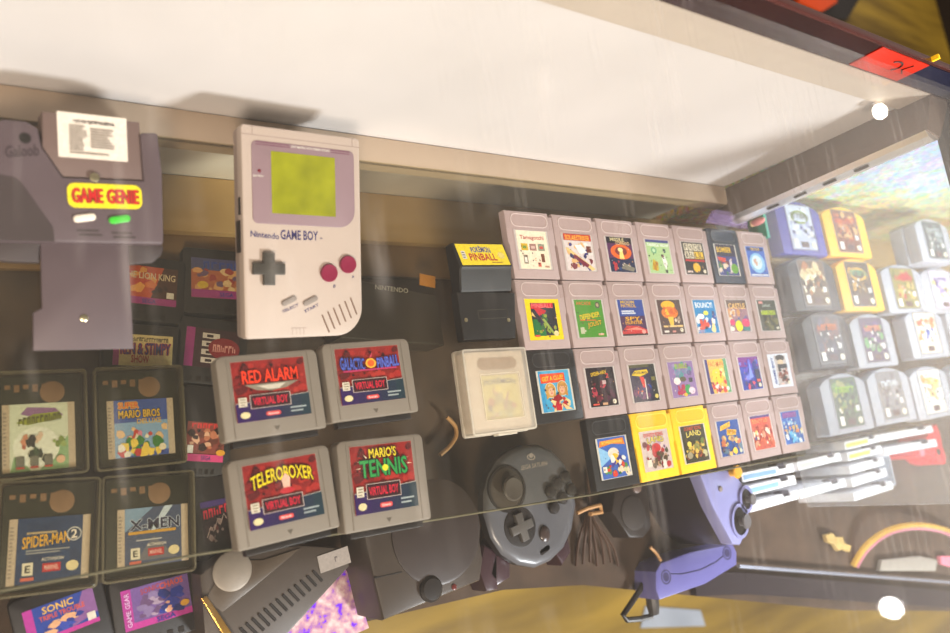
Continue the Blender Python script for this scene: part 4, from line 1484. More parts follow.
# ------------------------------------------------------------------ round game pad, console, vented unit on the deck
ZS = -104
f = Fr((485, 508), (580, 508), ZS)
pad = thing('round_game_pad', 'large round charcoal game pad with a thumb stick and six buttons', 'game pad', (f.o.x, f.o.y, DECK), f.ang)
dz = ZS - DECK
P = f.poly
out = P([(540, 444), (554, 450), (566, 463), (575, 483), (578, 505), (574, 530), (566, 548), (553, 561), (537, 568), (520, 565), (504, 555), (493, 538), (486, 514), (486, 493), (491, 474), (500, 459), (512, 450), (526, 445)])
b = MB()
b.prism(out, dz - 14, dz - 5, 0)
b.build('lower_shell', CONSD, pad)
b = MB()
if area(out) < 0:
    out = out[::-1]
n = len(out)
lv = [b.verts([(x, y, z) for x, y in inset(out, d)]) for d, z in ((0, dz - 5), (1.5, dz - 2.5), (5, dz - .6), (12, dz))]
for p_, q_ in zip(lv, lv[1:]):
    for i in range(n):
        j = (i + 1) % n
        b.face((p_[i], p_[j], q_[j], q_[i]))
b.face(lv[-1])
b.build('upper_shell', PADM, pad)
for pts in ([(498, 540), (512, 556), (512, 578), (499, 586), (490, 575)], [(556, 552), (570, 538), (573, 552), (564, 566)], [(486, 545), (500, 552), (500, 590), (488, 592), (480, 570)]):
    b = MB()
    b.prism(P(pts, ZS - 14), 0, dz - 16, 3)
    b.build('grip', mat('dark_plum_grip', (64, 44, 50), .3), pad)
cx, cy = f(507, 489)
b = MB()
b.frame(ring(cx, cy, 23, n=32), ring(cx, cy, 20.5, n=32), dz - 2, dz + 1)
b.build('stick_well', CONSD, pad)
MB().lathe([(20.4, dz - .5), (20.4, dz + .15)], cx, cy, 32).build('well_floor', mat('mid_grey_well', (74, 66, 58), .35), pad)
MB().lathe([(6, dz), (6, dz + 5), (11.5, dz + 7), (12, dz + 9), (10.5, dz + 10.5), (7, dz + 10), (3, dz + 9.6)], cx + 1, cy, 28).build('thumb_stick', mat('stick_cap_grey', (86, 80, 76), .3), pad)
cx, cy = f(520, 527)
MB().lathe([(19.5, dz - .5), (19.5, dz + .5), (18.5, dz + .8)], cx, cy, 32).build('pad_well', CONSD, pad)
b = MB()
b.prism([(-4.6, -14), (4.6, -14), (4.6, -4.6), (14, -4.6), (14, 4.6), (4.6, 4.6), (4.6, 14), (-4.6, 14), (-4.6, 4.6), (-14, 4.6), (-14, -4.6), (-4.6, -4.6)], 0, 4, 1)
o = b.build('direction_pad', mat('pad_cross_grey', (90, 86, 82), .35), pad)
o.location = (cx * S, cy * S, (dz + .6) * S)
o.rotation_euler.z = .35
for k, (px, py) in enumerate(((564, 477), (556, 484), (549.5, 491.5), (570, 489.5), (561.5, 498), (553, 507.5))):
    cx, cy = f(px, py)
    r = 6.6
    MB().lathe([(r, dz - 1), (r, dz + 3), (r * .8, dz + 4.6), (r * .4, dz + 5.2)], cx, cy, 20).build('round_button', CONSD, pad)
cx, cy = f(544, 534)
MB().lathe([(6.2, dz - 1), (6.2, dz + 2), (4.5, dz + 3.4), (2, dz + 3.8)], cx, cy, 20, sy=1.25).build('start_button', mat('oval_button_brown', (70, 58, 54), .3), pad)
cx, cy = f(545, 550)
o = MB().prism(rr(-7, -2.6, 7, 2.6, 2.5, 4), -.5, .6).build('mode_switch', CONSD, pad)
o.location = (cx * S, cy * S, (dz - .6) * S)
o.rotation_euler.z = .5
b = MB()
a0, a1 = Vector(f(521, 468)), Vector(f(547, 463))
e = a1 - a0
b.letters('SEGA SATURN', lambda u, v: (a0.x + e.x * u, a0.y + e.y * u + 4.6 * (v - .5)), dz + .3)
cx, cy = f(531, 457)
b.frame(ring(cx, cy, 5.4, 3.2, 20), ring(cx, cy, 4.2, 2, 20), dz + .1, dz + .3)
b.lathe([(2.6, dz), (2.6, dz + .35)], cx, cy + 1.6, 14)
b.build('maker_lettering', mat('dim_grey_lettering', (150, 140, 132), .5), pad)


def cable(name, label, pts, r, m, cat='cable', group=None):
    b = MB()
    P3 = []
    for i in range(len(pts) - 1):
        p0, p1, p2, p3 = pts[max(i - 1, 0)], pts[i], pts[i + 1], pts[min(i + 2, len(pts) - 1)]
        for k in range(6):
            t = k / 6
            P3.append(tuple(.5 * (2 * p1[c] + (p2[c] - p0[c]) * t + (2 * p0[c] - 5 * p1[c] + 4 * p2[c] - p3[c]) * t * t + (3 * p1[c] - p0[c] - 3 * p2[c] + p3[c]) * t ** 3) for c in range(3)))
    P3.append(tuple(pts[-1]))
    b.tube(P3, r, 8)
    o = b.build(name, m)
    return tag(o, label, cat, group) if label else o


def w3(px, py, z):
    return tuple(at(px, py, z))


# cable bundle with its tie
bun = thing('cable_bundle', 'bundle of thin brown cables held by a tan tie beside the round pad', 'cable', tuple(at(588, 510, DECK)))
oo = at(588, 510, DECK)


def rel(p, o=oo):
    return (p[0] - o.x, p[1] - o.y, p[2] - o.z)


for k in range(7):
    b = MB()
    zz = DECK + 6 + 3 * (k % 3)
    pts = [rel(w3(586 + k * .6, 470 + 3 * k, zz)), rel(w3(590, 508 + k, zz + 8)), rel(w3(578 + 6 * k, 540 + 3 * (k % 4), zz)), rel(w3(576 + 7 * k, 566 - 2 * (k % 3), zz - 3))]
    q = []
    for i in range(3):
        for t in range(6):
            q.append(tuple(lerp(pts[i][c], pts[i + 1][c], t / 6) for c in range(3)))
    q.append(pts[-1])
    for _ in range(6):
        q = [q[0]] + [tuple((q[i - 1][c] + q[i][c] * 2 + q[i + 1][c]) / 4 for c in range(3)) for i in range(1, len(q) - 1)] + [q[-1]]
    b.tube(q, 1.8, 6)
    b.build('cable', mat('brown_cable', (76, 56, 44), .4, var=.2), bun)
b = MB()
b.tube([rel(w3(577, 513, DECK + 20)), rel(w3(588, 508, DECK + 24)), rel(w3(600, 505, DECK + 20)), rel(w3(602, 512, DECK + 12)), rel(w3(590, 514, DECK + 20))], 2.4, 8)
b.build('tie', TAN, bun)

cable('tan_cable', 'curved tan cable end lying below the frosted clear box', [w3(440, 455, DECK + 12), w3(450, 446, DECK + 12), w3(456, 436, DECK + 12), w3(455, 426, DECK + 12), w3(447, 417, DECK + 12)], [2.2] * 25, TAN)

# charcoal console at the deck's front
ZK = -88
f = Fr((384, 621), (481, 581), ZK)
con = thing('disc_console', 'charcoal disc console with a round lid and one round button, beside the round pad', 'game console', (f.o.x, f.o.y, DECK), f.ang)
P = f.poly
dz = ZK - DECK
b = MB()
b.prism(P([(384, 621), (481, 581), (484, 560), (478, 520), (455, 500), (362, 520), (366, 545), (374, 580)]), 6, dz, 4)
b.build('upper_shell', CONS, con)
b = MB()
b.prism(inset(P([(384, 621), (481, 581), (484, 560), (478, 520), (455, 500), (362, 520), (366, 545), (374, 580)])[::-1] if area(P([(384, 621), (481, 581), (484, 560), (478, 520), (455, 500), (362, 520), (366, 545), (374, 580)])) < 0 else P([(384, 621), (481, 581), (484, 560), (478, 520), (455, 500), (362, 520), (366, 545), (374, 580)]), 5), 0, 7)
b.build('base', CONSD, con)
cx, cy = f(437, 531)
b = MB()
b.lathe([(46, dz - 1), (46, dz + 1.2), (43, dz + 2.2)], cx, cy, 48)
b.build('disc_lid', mat('brown_black_lid', (56, 46, 42), .4, var=.1), con)
cx, cy = f(430, 589)
MB().lathe([(11, dz - .5), (11, dz + 3), (9, dz + 5), (5, dz + 5.5)], cx, cy, 28).build('round_button', CONSD, con)
cx, cy = f(454, 587)
MB().lathe([(2.6, dz - .5), (2.6, dz + .6), (1.5, dz + 1)], cx, cy, 14).build('indicator', mat('dark_red_indicator', (96, 30, 26), .3), con)
b = MB()
p0, p1 = f(374, 578), f(402, 572)
b.tube([(p0[0], p0[1], dz - .2), (p1[0], p1[1], dz - .2)], .7, 6)
b.build('panel_seam', CONSD, con)

# vented grey unit
ZV = -100
f = Fr((240, 633), (350, 563), ZV)
ven = thing('vented_console', 'dark grey vented console with a silver disc and a white tag on top', 'game console', (f.o.x, f.o.y, DECK), f.ang)
P = f.poly
dz = ZV - DECK
b = MB()
b.prism(P([(278, 645), (350, 566), (343, 548), (300, 545), (230, 552), (200, 575), (205, 640)]), 0, dz, 2)
b.build('body', mat('dark_warm_grey_plastic', (72, 62, 54), .45, var=.1), ven)
vm = mat('vent_shadow', (34, 28, 25), .6)
for k in range(13):
    t = k / 12
    b = MB()
    p = Vector(f(lerp(240, 313, t), lerp(628, 571, t)))
    q = Vector(f(lerp(252, 322, t), lerp(640, 581, t)))
    e = (q - p).normalized() * 2 
    b.tube([(p.x, p.y, dz), (q.x, q.y, dz)], 1.2, 6)
    b.build('vent_slot', vm, ven)
cx, cy = f(232, 571)
MB().lathe([(15, dz - .5), (15, dz + 1.4), (13, dz + 2.4)], cx, cy, 32).build('silver_disc', mat('worn_silver', (128, 118, 106), .5, .2, var=.2), ven)
a = Art(-14, -7, 14, 7, .5, (166, 156, 148), .6)
a.scrib(.5, .3, .62, .7, (110, 100, 96), 1, 2)
o = a.build('tag', print_mat(), ven, smooth=False)
cx, cy = f(334, 559.5)
o.location = (cx * S, cy * S, (dz + .2) * S)
o.rotation_euler.z = .12 - f.ang
b = MB()
b.prism(P([(200, 598), (206, 595), (236, 640), (225, 640)]), dz - 1, dz + 3, 1)
b.build('gold_trim', mat('gold_trim', (190, 150, 80), .25, .9), ven)
b = MB()
b.prism(P([(205, 600), (228, 560), (262, 560), (300, 548), (250, 590), (222, 612)]), dz - .3, dz + 1.2, .4)
b.build('raised_panel', mat('brown_grey_plastic', (82, 70, 58), .4, var=.1), ven)

# glittery sheet
def glitter():
    m = bpy.data.materials.new('violet_glitter')
    m.use_nodes = True
    nt = m.node_tree
    L = nt.links.new
    b = nt.nodes['Principled BSDF']
    b.inputs['Roughness'].default_value = .3
    tc = nd(nt, 'ShaderNodeTexCoord')
    vo = nd(nt, 'ShaderNodeTexNoise')
    vo.inputs['Scale'].default_value = 130
    vo.inputs['Detail'].default_value = 3
    L(tc.outputs['Object'], vo.inputs['Vector'])
    cr = nd(nt, 'ShaderNodeValToRGB')
    e = cr.color_ramp.elements
    e[0].position, e[0].color = .36, lin((120, 40, 250)) + (1,)
    e[1].position, e[1].color = .8, lin((236, 210, 220)) + (1,)
    for p, c in ((.42, (170, 120, 170)), (.56, (200, 160, 170)), (.66, (214, 190, 190))):
        x = e.new(p)
        x.color = lin(c) + (1,)
    L(vo.outputs['Fac'], cr.inputs[0])
    L(cr.outputs[0], b.inputs['Base Color'])
    return m


sheet = MB()
sheet.prism([tuple(at(x, y, DECK + 1.5))[:2] for x, y in ((344, 566), (357, 590), (369, 628), (330, 645), (262, 660), (280, 620))], DECK + .2, DECK + 1.5)
tag(sheet.build('glitter_sheet', glitter()), 'pink and violet glittery sheet between the vented unit and the disc console', 'sheet')

# dark flat unit under the shelf behind the console, with a line of pale lettering
ZB = -110
f = Fr((362, 283), (440, 298), ZB)
box = thing('dark_set_top_unit', 'dark brown flat unit with pale lettering and a small yellow tag, below the shelf', 'game console', (f.o.x, f.o.y, DECK), f.ang)
P = f.poly
dz = ZB - DECK
b = MB()
b.prism(P([(340, 276), (437, 296), (445, 345), (340, 338)]), 0, dz, 2)
b.build('body', mat('brown_black_unit', (60, 50, 40), .4, var=.15), box)
a0, a1 = Vector(f(375, 287)), Vector(f(408, 291))
e = a1 - a0
b = MB()
b.letters('NINTENDO', lambda u, v: (a0.x + e.x * u, a0.y + e.y * u + 5 * (v - .5)), dz + .3)
b.build('lettering', LETW, box)
cx, cy = f(427, 281)
o = MB().box(-9, -6, 0, 9, 6, 1.5, .4).build('yellow_tag', mat('amber_tag', (216, 150, 40), .5), box)
o.location = (cx * S, cy * S, (dz + .2) * S)

# ------------------------------------------------------------------ indigo pad and added unit
ZU = -118
f = Fr((622, 540), (690, 546), ZU)
un = thing('added_black_unit', 'black flat stand-in unit added to darken the gap between the cable bundle and the indigo pad', 'game console', (f.o.x, f.o.y, DECK), f.ang)  # added stand-in that gives this shadowed gap its darkness
P = f.poly
dz = ZU - DECK
b = MB()
b.prism(P([(612, 512), (616, 486), (630, 478), (644, 475), (650, 500), (652, 528), (644, 538), (630, 538)]), 0, dz, 3)
b.build('body', mat('added_unit_black_brown', (44, 36, 32), .35, var=.2), un)
cx, cy = f(633, 513)
MB().lathe([(19, dz - .5), (19, dz + 1), (17, dz + 2)], cx, cy, 36).build('added_round_lid', mat('added_lid_black_brown', (50, 42, 37), .7, var=.2), un)
cx, cy = f(636, 487)
MB().lathe([(7, dz - .5), (7, dz + 2), (5, dz + 3)], cx, cy, 20).build('round_button', mat('added_button_dull_brown', (104, 86, 78), .4), un)

ZI = -112
f = Fr((655, 566), (735, 544), ZI)
dev = thing('indigo_device', 'flat indigo plastic device with a curved seam, lying under the indigo pad', 'handheld console', (f.o.x, f.o.y, DECK), f.ang)
P = f.poly
dz = ZI - DECK
b = MB()
b.prism(P([(656, 572), (661, 563), (690, 552), (733, 544), (737, 552), (737, 565), (706, 584), (660, 600), (656, 590)]), 0, dz, 2)
b.build('body', INDIGO, dev)
for px, py in ((666, 577), (727, 553)):
    cx, cy = f(px, py)
    o = MB().frame(ring(cx, cy, 8, n=24), ring(cx, cy, 6.6, n=24), dz - .4, dz + .3).lathe([(5, dz - .3), (5, dz + .25)], cx, cy, 20).build('round_mark', INDIGOD, dev)
b = MB()
b.tube([f(x, y) + (dz,) for x, y in ((671, 574), (682, 574), (700, 570), (716, 562), (723, 556))], .7, 6)
b.build('curved_seam', INDIGOD, dev)

ZJ = -50
f = Fr((700, 474), (748, 490), ZJ)
ip = thing('indigo_game_pad', 'indigo game pad with silver stick surrounds standing on its edge', 'game pad', (f.o.x, f.o.y, DECK), f.ang)
P = f.poly
dz = ZJ - DECK
b = MB()
b.prism(P([(700, 474), (712, 470), (734, 470), (740, 480), (748, 490), (750, 508), (748, 530), (741, 545), (733, 544), (722, 524), (712, 505)]), dz - 16, dz, 3)
b.build('faceplate', SILV, ip)
b = MB()
b.prism(P([(690, 476), (702, 470), (730, 470), (745, 492), (744, 528), (733, 545), (714, 532), (700, 508)], ZJ - 18), 0, dz - 15, 4)
b.build('underside', mat('plum_black_plastic', (44, 38, 46), .4), ip)
for (px, py, r, m, nm) in ((739, 521, 12, CONSD, 'stick_gate'), (745, 499, 9, CONSD, 'pad_gate')):
    cx, cy = f(px, py)
    b = MB()
    b.frame(ring(cx, cy, r + 3, (r + 3) * 1.3, n=24), ring(cx, cy, r, r * 1.3, n=24), dz - 1, dz + 2.5)
    b.build('surround', SILV, ip)
    MB().lathe([(r, dz), (r, dz + .8)], cx, cy, 24, sy=1.3).build(nm, m, ip)
    MB().lathe([(r * .35, dz), (r * .35, dz + 6), (r * .6, dz + 8), (r * .55, dz + 10)], cx + 2, cy, 20, sy=1.2).build('stick' if nm == 'stick_gate' else 'direction_pad', mat('grey_stick', (110, 108, 112), .35), ip)
cx, cy = f(731, 472)
MB().lathe([(5, dz), (5, dz + 6), (8, dz + 8), (7, dz + 10)], cx, cy, 20).build('yellow_stick', mat('amber_stick', (226, 170, 50), .4), ip)
cx, cy = f(720, 489)
MB().lathe([(3, dz), (3, dz + 1.5), (2, dz + 2)], cx, cy, 16).build('small_button', SLATE, ip)

cord = thing('power_cable', 'thick black cord with a plug looping over the deck edge beside the indigo device', 'cable', tuple(at(652, 600, DECK)))
oo = at(652, 600, DECK)
b = MB()
b.tube([rel(w3(x, y, DECK + h_), oo) for x, y, h_ in ((650, 572, 14), (640, 590, 10), (630, 605, 8), (623, 615, 6), (627, 620, 4), (640, 619, 4), (652, 616, 6))], 3.2, 8)
b.build('cable', CONSD, cord)
b = MB()
b.tube([rel(w3(651, 590, DECK + 12), oo), rel(w3(653, 605, DECK + 10), oo), rel(w3(654, 613, DECK + 8), oo)], [7, 7.5, 6], 10)
b.build('plug', CONSD, cord)
cable('loose_tie', 'short tan wire tie above the indigo device', [w3(650, 547, DECK + 30), w3(656, 553, DECK + 30), w3(661, 561, DECK + 32)], [1.8] * 13, TAN)


# ------------------------------------------------------------------ large cartridges in the next case
def big_cart(label, tl, w, h, m, art, ang=0, z=8, zb=SHELF - 2):
    o = at(tl[0], tl[1], z) if len(tl) == 2 else Vector(tl)
    t = thing('large_cartridge', label, 'game cartridge', (o.x, o.y, zb), ang, 'large arched cartridges in the next case')
    dz = z - zb
    b = MB()
    ar = h * .13
    out = [(2, -h), (w - 2, -h), (w, -h + 2), (w, -ar * 1.1)]
    for k in range(9):
        u = k / 8
        x = w * (.93 - .86 * u)
        out.append((x, ar * (1 - (2 * u - 1) ** 2) - ar * .55))
    out += [(0, -ar * 1.1), (0, -h + 2)]
    b.prism(out, 0, dz, 2.2)
    b.build('shell', m, t)
    b = MB()
    for x in (w * .2, w * .8):
        b.box(x - .6, -h + 3, dz - .3, x + .6, -ar, dz + .5)
    b.box(w * .2, -h + 3, dz - .3, w * .8, -h + 4, dz + .5)
    b.build('groove_trim', m, t)
    a = Art(w * .21, -h + 6, w * .79, -1, .3, (120, 116, 120), .6, 3)
    art(a)
    q = a.build('label', print_mat(), t, smooth=False)
    q.location.z = dz * S
    return t


def big_art(bg, cols, title, tcol, seed, round_=None):
    def art(a):
        a.rect(.03, .02, .97, .98, bg).blot(.1, .3, .9, .9, cols, 20, seed, .1)
        if round_:
            a.ell(.5, .72, .34, .15, round_).ell(.5, .72, .26, .1, bg)
        a.blot(.1, .28, .92, .66, cols + [(40, 36, 40), (232, 226, 216)], 24, seed + 5, .045).scrib(.15, .68, .85, .82, tcol, title, seed)
        a.rect(.08, .06, .24, .24, W_).rect(.76, .3, .9, .42, (220, 220, 214)).rect(.36, .06, .64, .18, (90, 60, 60)).ell(.84, .12, .09, .07, (232, 226, 200))
    return art


BIG = [
    ('large deep blue cartridge with a pale label and a round emblem', (773, 201), 100, 68, N64B, big_art((196, 204, 226), [(150, 160, 200), (220, 226, 236), (90, 90, 140)], 6, (110, 120, 90), 3, (130, 150, 70))),
    ('large yellow cartridge with a brown label, at the back beside the blue one', (820, 207), 108, 67, N64Y, big_art((130, 70, 40), [(206, 110, 50), (100, 50, 36), (230, 180, 110), (170, 70, 50)], 6, (220, 90, 50), 5)),
    ('large grey cartridge with a dark label, lying on another one at the back', (913, 219), 107, 68, N64G, big_art((70, 80, 84), [(110, 120, 120), (50, 56, 60), (160, 170, 170)], 5, (180, 190, 190), 7)),
    ('large black cartridge with a gold and cream label', (785, 258), 104, 67, N64K, big_art((110, 84, 60), [(226, 200, 150), (180, 110, 60), (240, 230, 200), (60, 50, 40)], 6, (236, 210, 150), 11)),
    ('large yellow cartridge with a dark label and a round gold emblem', (834, 260), 104, 69, N64Y, big_art((84, 62, 46), [(130, 100, 60), (60, 50, 44), (200, 150, 60)], 5, (90, 150, 110), 13, (220, 170, 60))),
    ('large grey cartridge with an olive label and a red figure shape', (879, 266), 118, 68, N64G, big_art((140, 130, 70), [(170, 60, 60), (190, 170, 90), (110, 110, 60)], 5, (200, 60, 60), 17)),
    ('large pale grey cartridge with a lilac and yellow label', (919, 269), 118, 68, N64G, big_art((214, 206, 226), [(150, 130, 190), (232, 210, 130), (236, 236, 240)], 6, (120, 100, 160), 19)),
    ('large dark cartridge with an orange title, in front of the black one', (800, 315), 104, 68, N64K, big_art((66, 66, 78), [(90, 90, 110), (50, 50, 60), (120, 80, 80)], 6, (214, 110, 50), 23)),
    ('large grey cartridge with a purple and green label', (848, 317), 104, 68, N64G, big_art((84, 64, 96), [(110, 80, 130), (96, 160, 90), (60, 56, 70)], 5, (220, 130, 90), 29)),
    ('large grey cartridge with a white, orange and blue label', (903, 312), 114, 68, N64G, big_art((232, 220, 200), [(226, 140, 70), (60, 90, 180), (240, 236, 226), (206, 90, 60)], 5, (220, 110, 50), 31)),
    ('large grey cartridge with a pale blue label, last of its row', (944, 309), 118, 68, N64G, big_art((170, 190, 220), [(90, 130, 190), (220, 190, 110)], 5, (90, 120, 180), 37)),
    ('large grey cartridge with a dark green label, nearest the small cartridges', (818, 379), 104, 69, N64G, big_art((70, 90, 70), [(110, 140, 80), (60, 80, 90), (150, 150, 90)], 6, (150, 190, 60), 41)),
    ('large grey cartridge with a plain grey-brown label', (865, 373), 108, 69, N64G, big_art((130, 126, 128), [(150, 146, 150), (110, 100, 104)], 6, (214, 220, 226), 43)),
    ('large pale grey cartridge with a white and gold label', (908, 371), 110, 69, N64G, big_art((230, 226, 214), [(236, 200, 120), (240, 240, 236), (214, 150, 120)], 5, (226, 170, 60), 47)),
    ('large grey cartridge half out of view beside the white-labelled one', (948, 367), 110, 69, N64G, big_art((190, 196, 206), [(150, 160, 180), (220, 220, 226)], 5, (150, 120, 120), 53)),
]
for lab, tl, w, h, m, art in BIG:
    if 'lying on another' in lab:
        o = at(tl[0], tl[1], 26)
        big_cart(lab, tl, w, h - 3, m, art, z=26, zb=8.6)
        big_cart('large grey cartridge at the back, mostly hidden under another grey one', (o.x - 4, o.y - 1, 8), w, h - 3, m, art)
        continue
    big_cart(lab, tl, w, h, m, art)

# ------------------------------------------------------------------ white slim cases standing in front of the large cartridges
def slim_case(label, p0, p1, stripe, z=-62):
    f = Fr(p0, p1, z)
    w = f.w
    t = thing('slim_white_case', label, 'game case', (f.o.x, f.o.y, DECK), f.ang, 'white slim cases standing on edge')
    dz = z - DECK
    b = MB()
    b.prism([(0, -11), (w * .68, -11), (w, -11), (w, 0), (w * .86, 0), (w * .85, -4), (w * .7, -4), (w * .69, 0), (0, 0)], 0, dz, .8)
    b.build('tray', WHITEP, t)
    a = Art(3, -8.6, w * .64, -3, .2, stripe, .4)
    o = a.build('spine_label', print_mat(), t, smooth=False)
    o.location.z = dz * S
    MB().box(w * .7, -3.6, dz - 14, w * .85, 2.5, dz - 2, .5).build('catch', mat('dark_grey_catch', (70, 68, 78), .5), t)
    return t


rows = [
    ((741, 473), (793, 463), (150, 190, 226), 'white slim case with a pale blue spine, topmost beside the indigo pad'),
    ((745, 487), (795, 475), (160, 206, 226), 'white slim case with an aqua spine, middle of the three by the indigo pad'),
    ((749, 503), (797, 490), (240, 242, 248), 'white slim case with a blank spine, lowest of the three by the indigo pad'),
    ((797, 462), (840, 452), (226, 232, 226), 'white slim case just below the arched grey cartridges'),
    ((799, 490), (845, 478), (244, 246, 250), 'white slim case set apart by a gap, second column'),
    ((844, 442), (879, 434), (240, 226, 120), 'white slim case with a yellow spine, first of the stack of five'),
    ((847, 453), (881, 445), (240, 230, 110), 'white slim case with a yellow spine, second of the stack of five'),
    ((849, 466), (883, 457), (240, 242, 246), 'white slim case with a blank spine, middle of the stack of five'),
    ((851, 479), (886, 468), (240, 242, 246), 'white slim case with a blank spine, fourth of the stack of five'),
    ((853, 493), (892, 481), (246, 248, 250), 'white slim case with a rounded end, last of the stack of five'),
    ((880, 434), (932, 425), (240, 240, 246), 'white slim case next to the red pad, the upper one'),
    ((884, 448), (936, 439), (236, 236, 240), 'white slim case next to the red pad, the lower one'),
]
for p0, p1, sc, lab in rows:
    slim_case(lab, p0, p1, sc)

# clear grey box, red pad, arc and scraps
f = Fr((885, 457), (912, 452), -70)
gbx = thing('grey_clear_box', 'small grey translucent box between the white cases and the red pad', 'box', (f.o.x, f.o.y, DECK), f.ang)
b = MB()
b.box(0, -44, 0, 48, 0, 55, 2)
b.build('body', clear_mat('grey_smoked_plastic', (200, 210, 220), .5, (180, 190, 206), .2), gbx, smooth=False)
MB().frame(rr(-1, -45, 49, 1, 3, 3), rr(2, -42, 46, -2, 2, 3), 50, 57).build('lid_rim', mat('pale_grey_rim', (170, 178, 190), .4), gbx)

ZR = -100
f = Fr((915, 452), (946, 440), ZR)
red = thing('red_game_pad', 'bright red game pad lying at the end of the white cases', 'game pad', (f.o.x, f.o.y, DECK), f.ang)
P = f.poly
dz = ZR - DECK
b = MB()
b.prism(P([(914, 449), (924, 442), (932, 428), (937, 424), (941, 434), (943, 446), (947, 457), (946, 464), (938, 462), (930, 455), (920, 458), (914, 456)]), 0, dz, 3)
b.build('body', mat('bright_red_plastic', (220, 50, 60), .35), red)
cx, cy = f(921, 452)
MB().lathe([(7, dz), (7, dz + 2), (5, dz + 3)], cx, cy, 20).build('pink_button', mat('pink_button', (240, 130, 150), .4), red)
cx, cy = f(938, 452)
MB().lathe([(5, dz), (5, dz + 2), (3, dz + 3)], cx, cy, 20).build('dark_button', CONSD, red)

hp = thing('clear_arc', 'yellow and pink translucent arc standing in front of the white cases', 'arc', tuple(at(918, 585, DECK)))  # translucent yellow and pink arc, open at its lower side
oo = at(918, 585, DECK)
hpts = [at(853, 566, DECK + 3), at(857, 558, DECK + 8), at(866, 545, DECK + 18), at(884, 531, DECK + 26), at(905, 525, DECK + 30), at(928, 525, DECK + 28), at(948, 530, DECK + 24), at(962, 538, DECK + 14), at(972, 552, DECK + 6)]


def smooth_path(pts, rounds=3):
    q = [Vector(p) for p in pts]
    for _ in range(rounds):
        n_ = [q[0]]
        for i in range(len(q) - 1):
            n_ += [q[i] * .75 + q[i + 1] * .25, q[i] * .25 + q[i + 1] * .75]
        q = n_ + [q[-1]]
    return q


arc = smooth_path([p - oo for p in hpts])
MB().tube(arc, 4.2, 10).build('outer_band', clear_mat('yellow_clear_band', (246, 226, 160), .5, (240, 214, 120), .3), hp)
MB().tube([p * .95 for p in arc], 3.2, 10).build('inner_band', clear_mat('pink_clear_band', (246, 200, 214), .5, (240, 180, 200), .3), hp)


def scrap(name, label, pts, z, m, cat='scrap'):
    b = MB()
    b.prism([tuple(at(x, y, z))[:2] for x, y in pts], z - 6, z, 1)
    return tag(b.build(name, m), label, cat)


scrap('yellow_trinket', 'small crumpled yellow and white wrapper lying in front of the white cases', [(826, 535), (833, 533), (836, 537), (843, 537), (845, 543), (852, 546), (850, 552), (843, 549), (839, 551), (834, 544), (828, 542)], DECK + 10, mat('pale_yellow_paper', (180, 156, 100), .5, var=.5, scale=160), 'wrapper')
scrap('white_card', 'pale card lying inside the arc', [(882, 560), (920, 556), (938, 560), (936, 571), (880, 571)], DECK + 8, mat('pale_card', (150, 146, 138), .6), 'card')
scrap('pink_card', 'small pink and green card beside the pale card', [(940, 556), (952, 556), (952, 567), (942, 564)], DECK + 8, mat('pink_green_card', (220, 130, 150), .5, var=.3), 'card')
pic = MB()
pic.prism([tuple(at(x, y, -899))[:2] for x, y in ((645, 606), (700, 610), (705, 626), (640, 628))], -899.5, -897)
tag(pic.build('bright_leaflet', mat('pale_blue_print', (140, 146, 156), .5, var=.25, scale=12)), 'pale bluish leaflet lying on the yellow floor below the black cord', 'leaflet')

# metal bar along the angled front of the deck
br = thing('deck_front_bar', 'long dark metal bar with a bright upper edge along the front of the deck', 'rail', tuple(at(600, 590, DECK)))
oo = at(600, 590, DECK)
bar = [at(690, 584, DECK), at(740, 583, DECK), at(960, 600, DECK), at(1100, 612, DECK)]
b = MB()
for i in range(len(bar) - 1):
    p, q = bar[i] - oo, bar[i + 1] - oo
    t = (q - p).normalized()
    nn = Vector((-t.y, t.x, 0)) * 13
    A = b.verts([p + nn, p - nn, p - nn + Vector((0, 0, 9)), p + nn + Vector((0, 0, 9))])
    B = b.verts([q + nn, q - nn, q - nn + Vector((0, 0, 9)), q + nn + Vector((0, 0, 9))])
    for k in range(4):
        l = (k + 1) % 4
        b.face((A[k], B[k], B[l], A[l]))
    b.face(A[::-1])
    b.face(B)
b.build('bar', mat('dark_plum_metal', (52, 44, 50), .35, .3, var=.15), br, smooth=False)
b = MB()
b.tube([p - oo + Vector((0, 15, 9)) for p in [at(735, 578, DECK), at(960, 592, DECK)]], 2.6, 8)
b.build('bright_edge', mat('silver_edge', (190, 196, 214), .25, .7), br)

# clear sleeves, pink trinket behind the last cartridges
sl = thing('clear_sleeves', 'fan of clear lilac plastic sleeves behind the blue-black cartridge', 'plastic sleeves', (330, 8, SHELF))
LIL = clear_mat('lilac_clear_plastic', (230, 220, 240), .35, (196, 176, 216), .1)
for k in range(4):
    b = MB()
    b.prism([(-28 + 3 * k, 1 + 3 * k), (52 - 4 * k, -2 + 3 * k), (52 - 3 * k, 4 + 3 * k), (-24 + 2 * k, 6 + 3 * k)], .2 + k, 1 + k * 3)
    b.build('sleeve', LIL, sl, smooth=False)
tr = thing('pink_trinket', 'tiny pink and white egg-shaped trinket behind the last small cartridge', 'trinket', (393, 14, SHELF))
MB().lathe([(2.4, 0), (4.4, 4), (5, 9), (4, 15), (1.8, 18)], 0, 0, 18).build('egg', mat('pink_white_glaze', (226, 150, 150), .3, var=.4, scale=120), tr)
MB().lathe([(4, 0), (4.2, 2)], 0, 0, 18).build('base', mat('cream_base', (236, 210, 170), .4), tr)

# things on the floor beyond the case
st = thing('floor_stand', 'black stand with an orange panel on the yellow floor beyond the case', 'stand', tuple(at(822, 0, -900)))
oo = at(822, 0, -900)


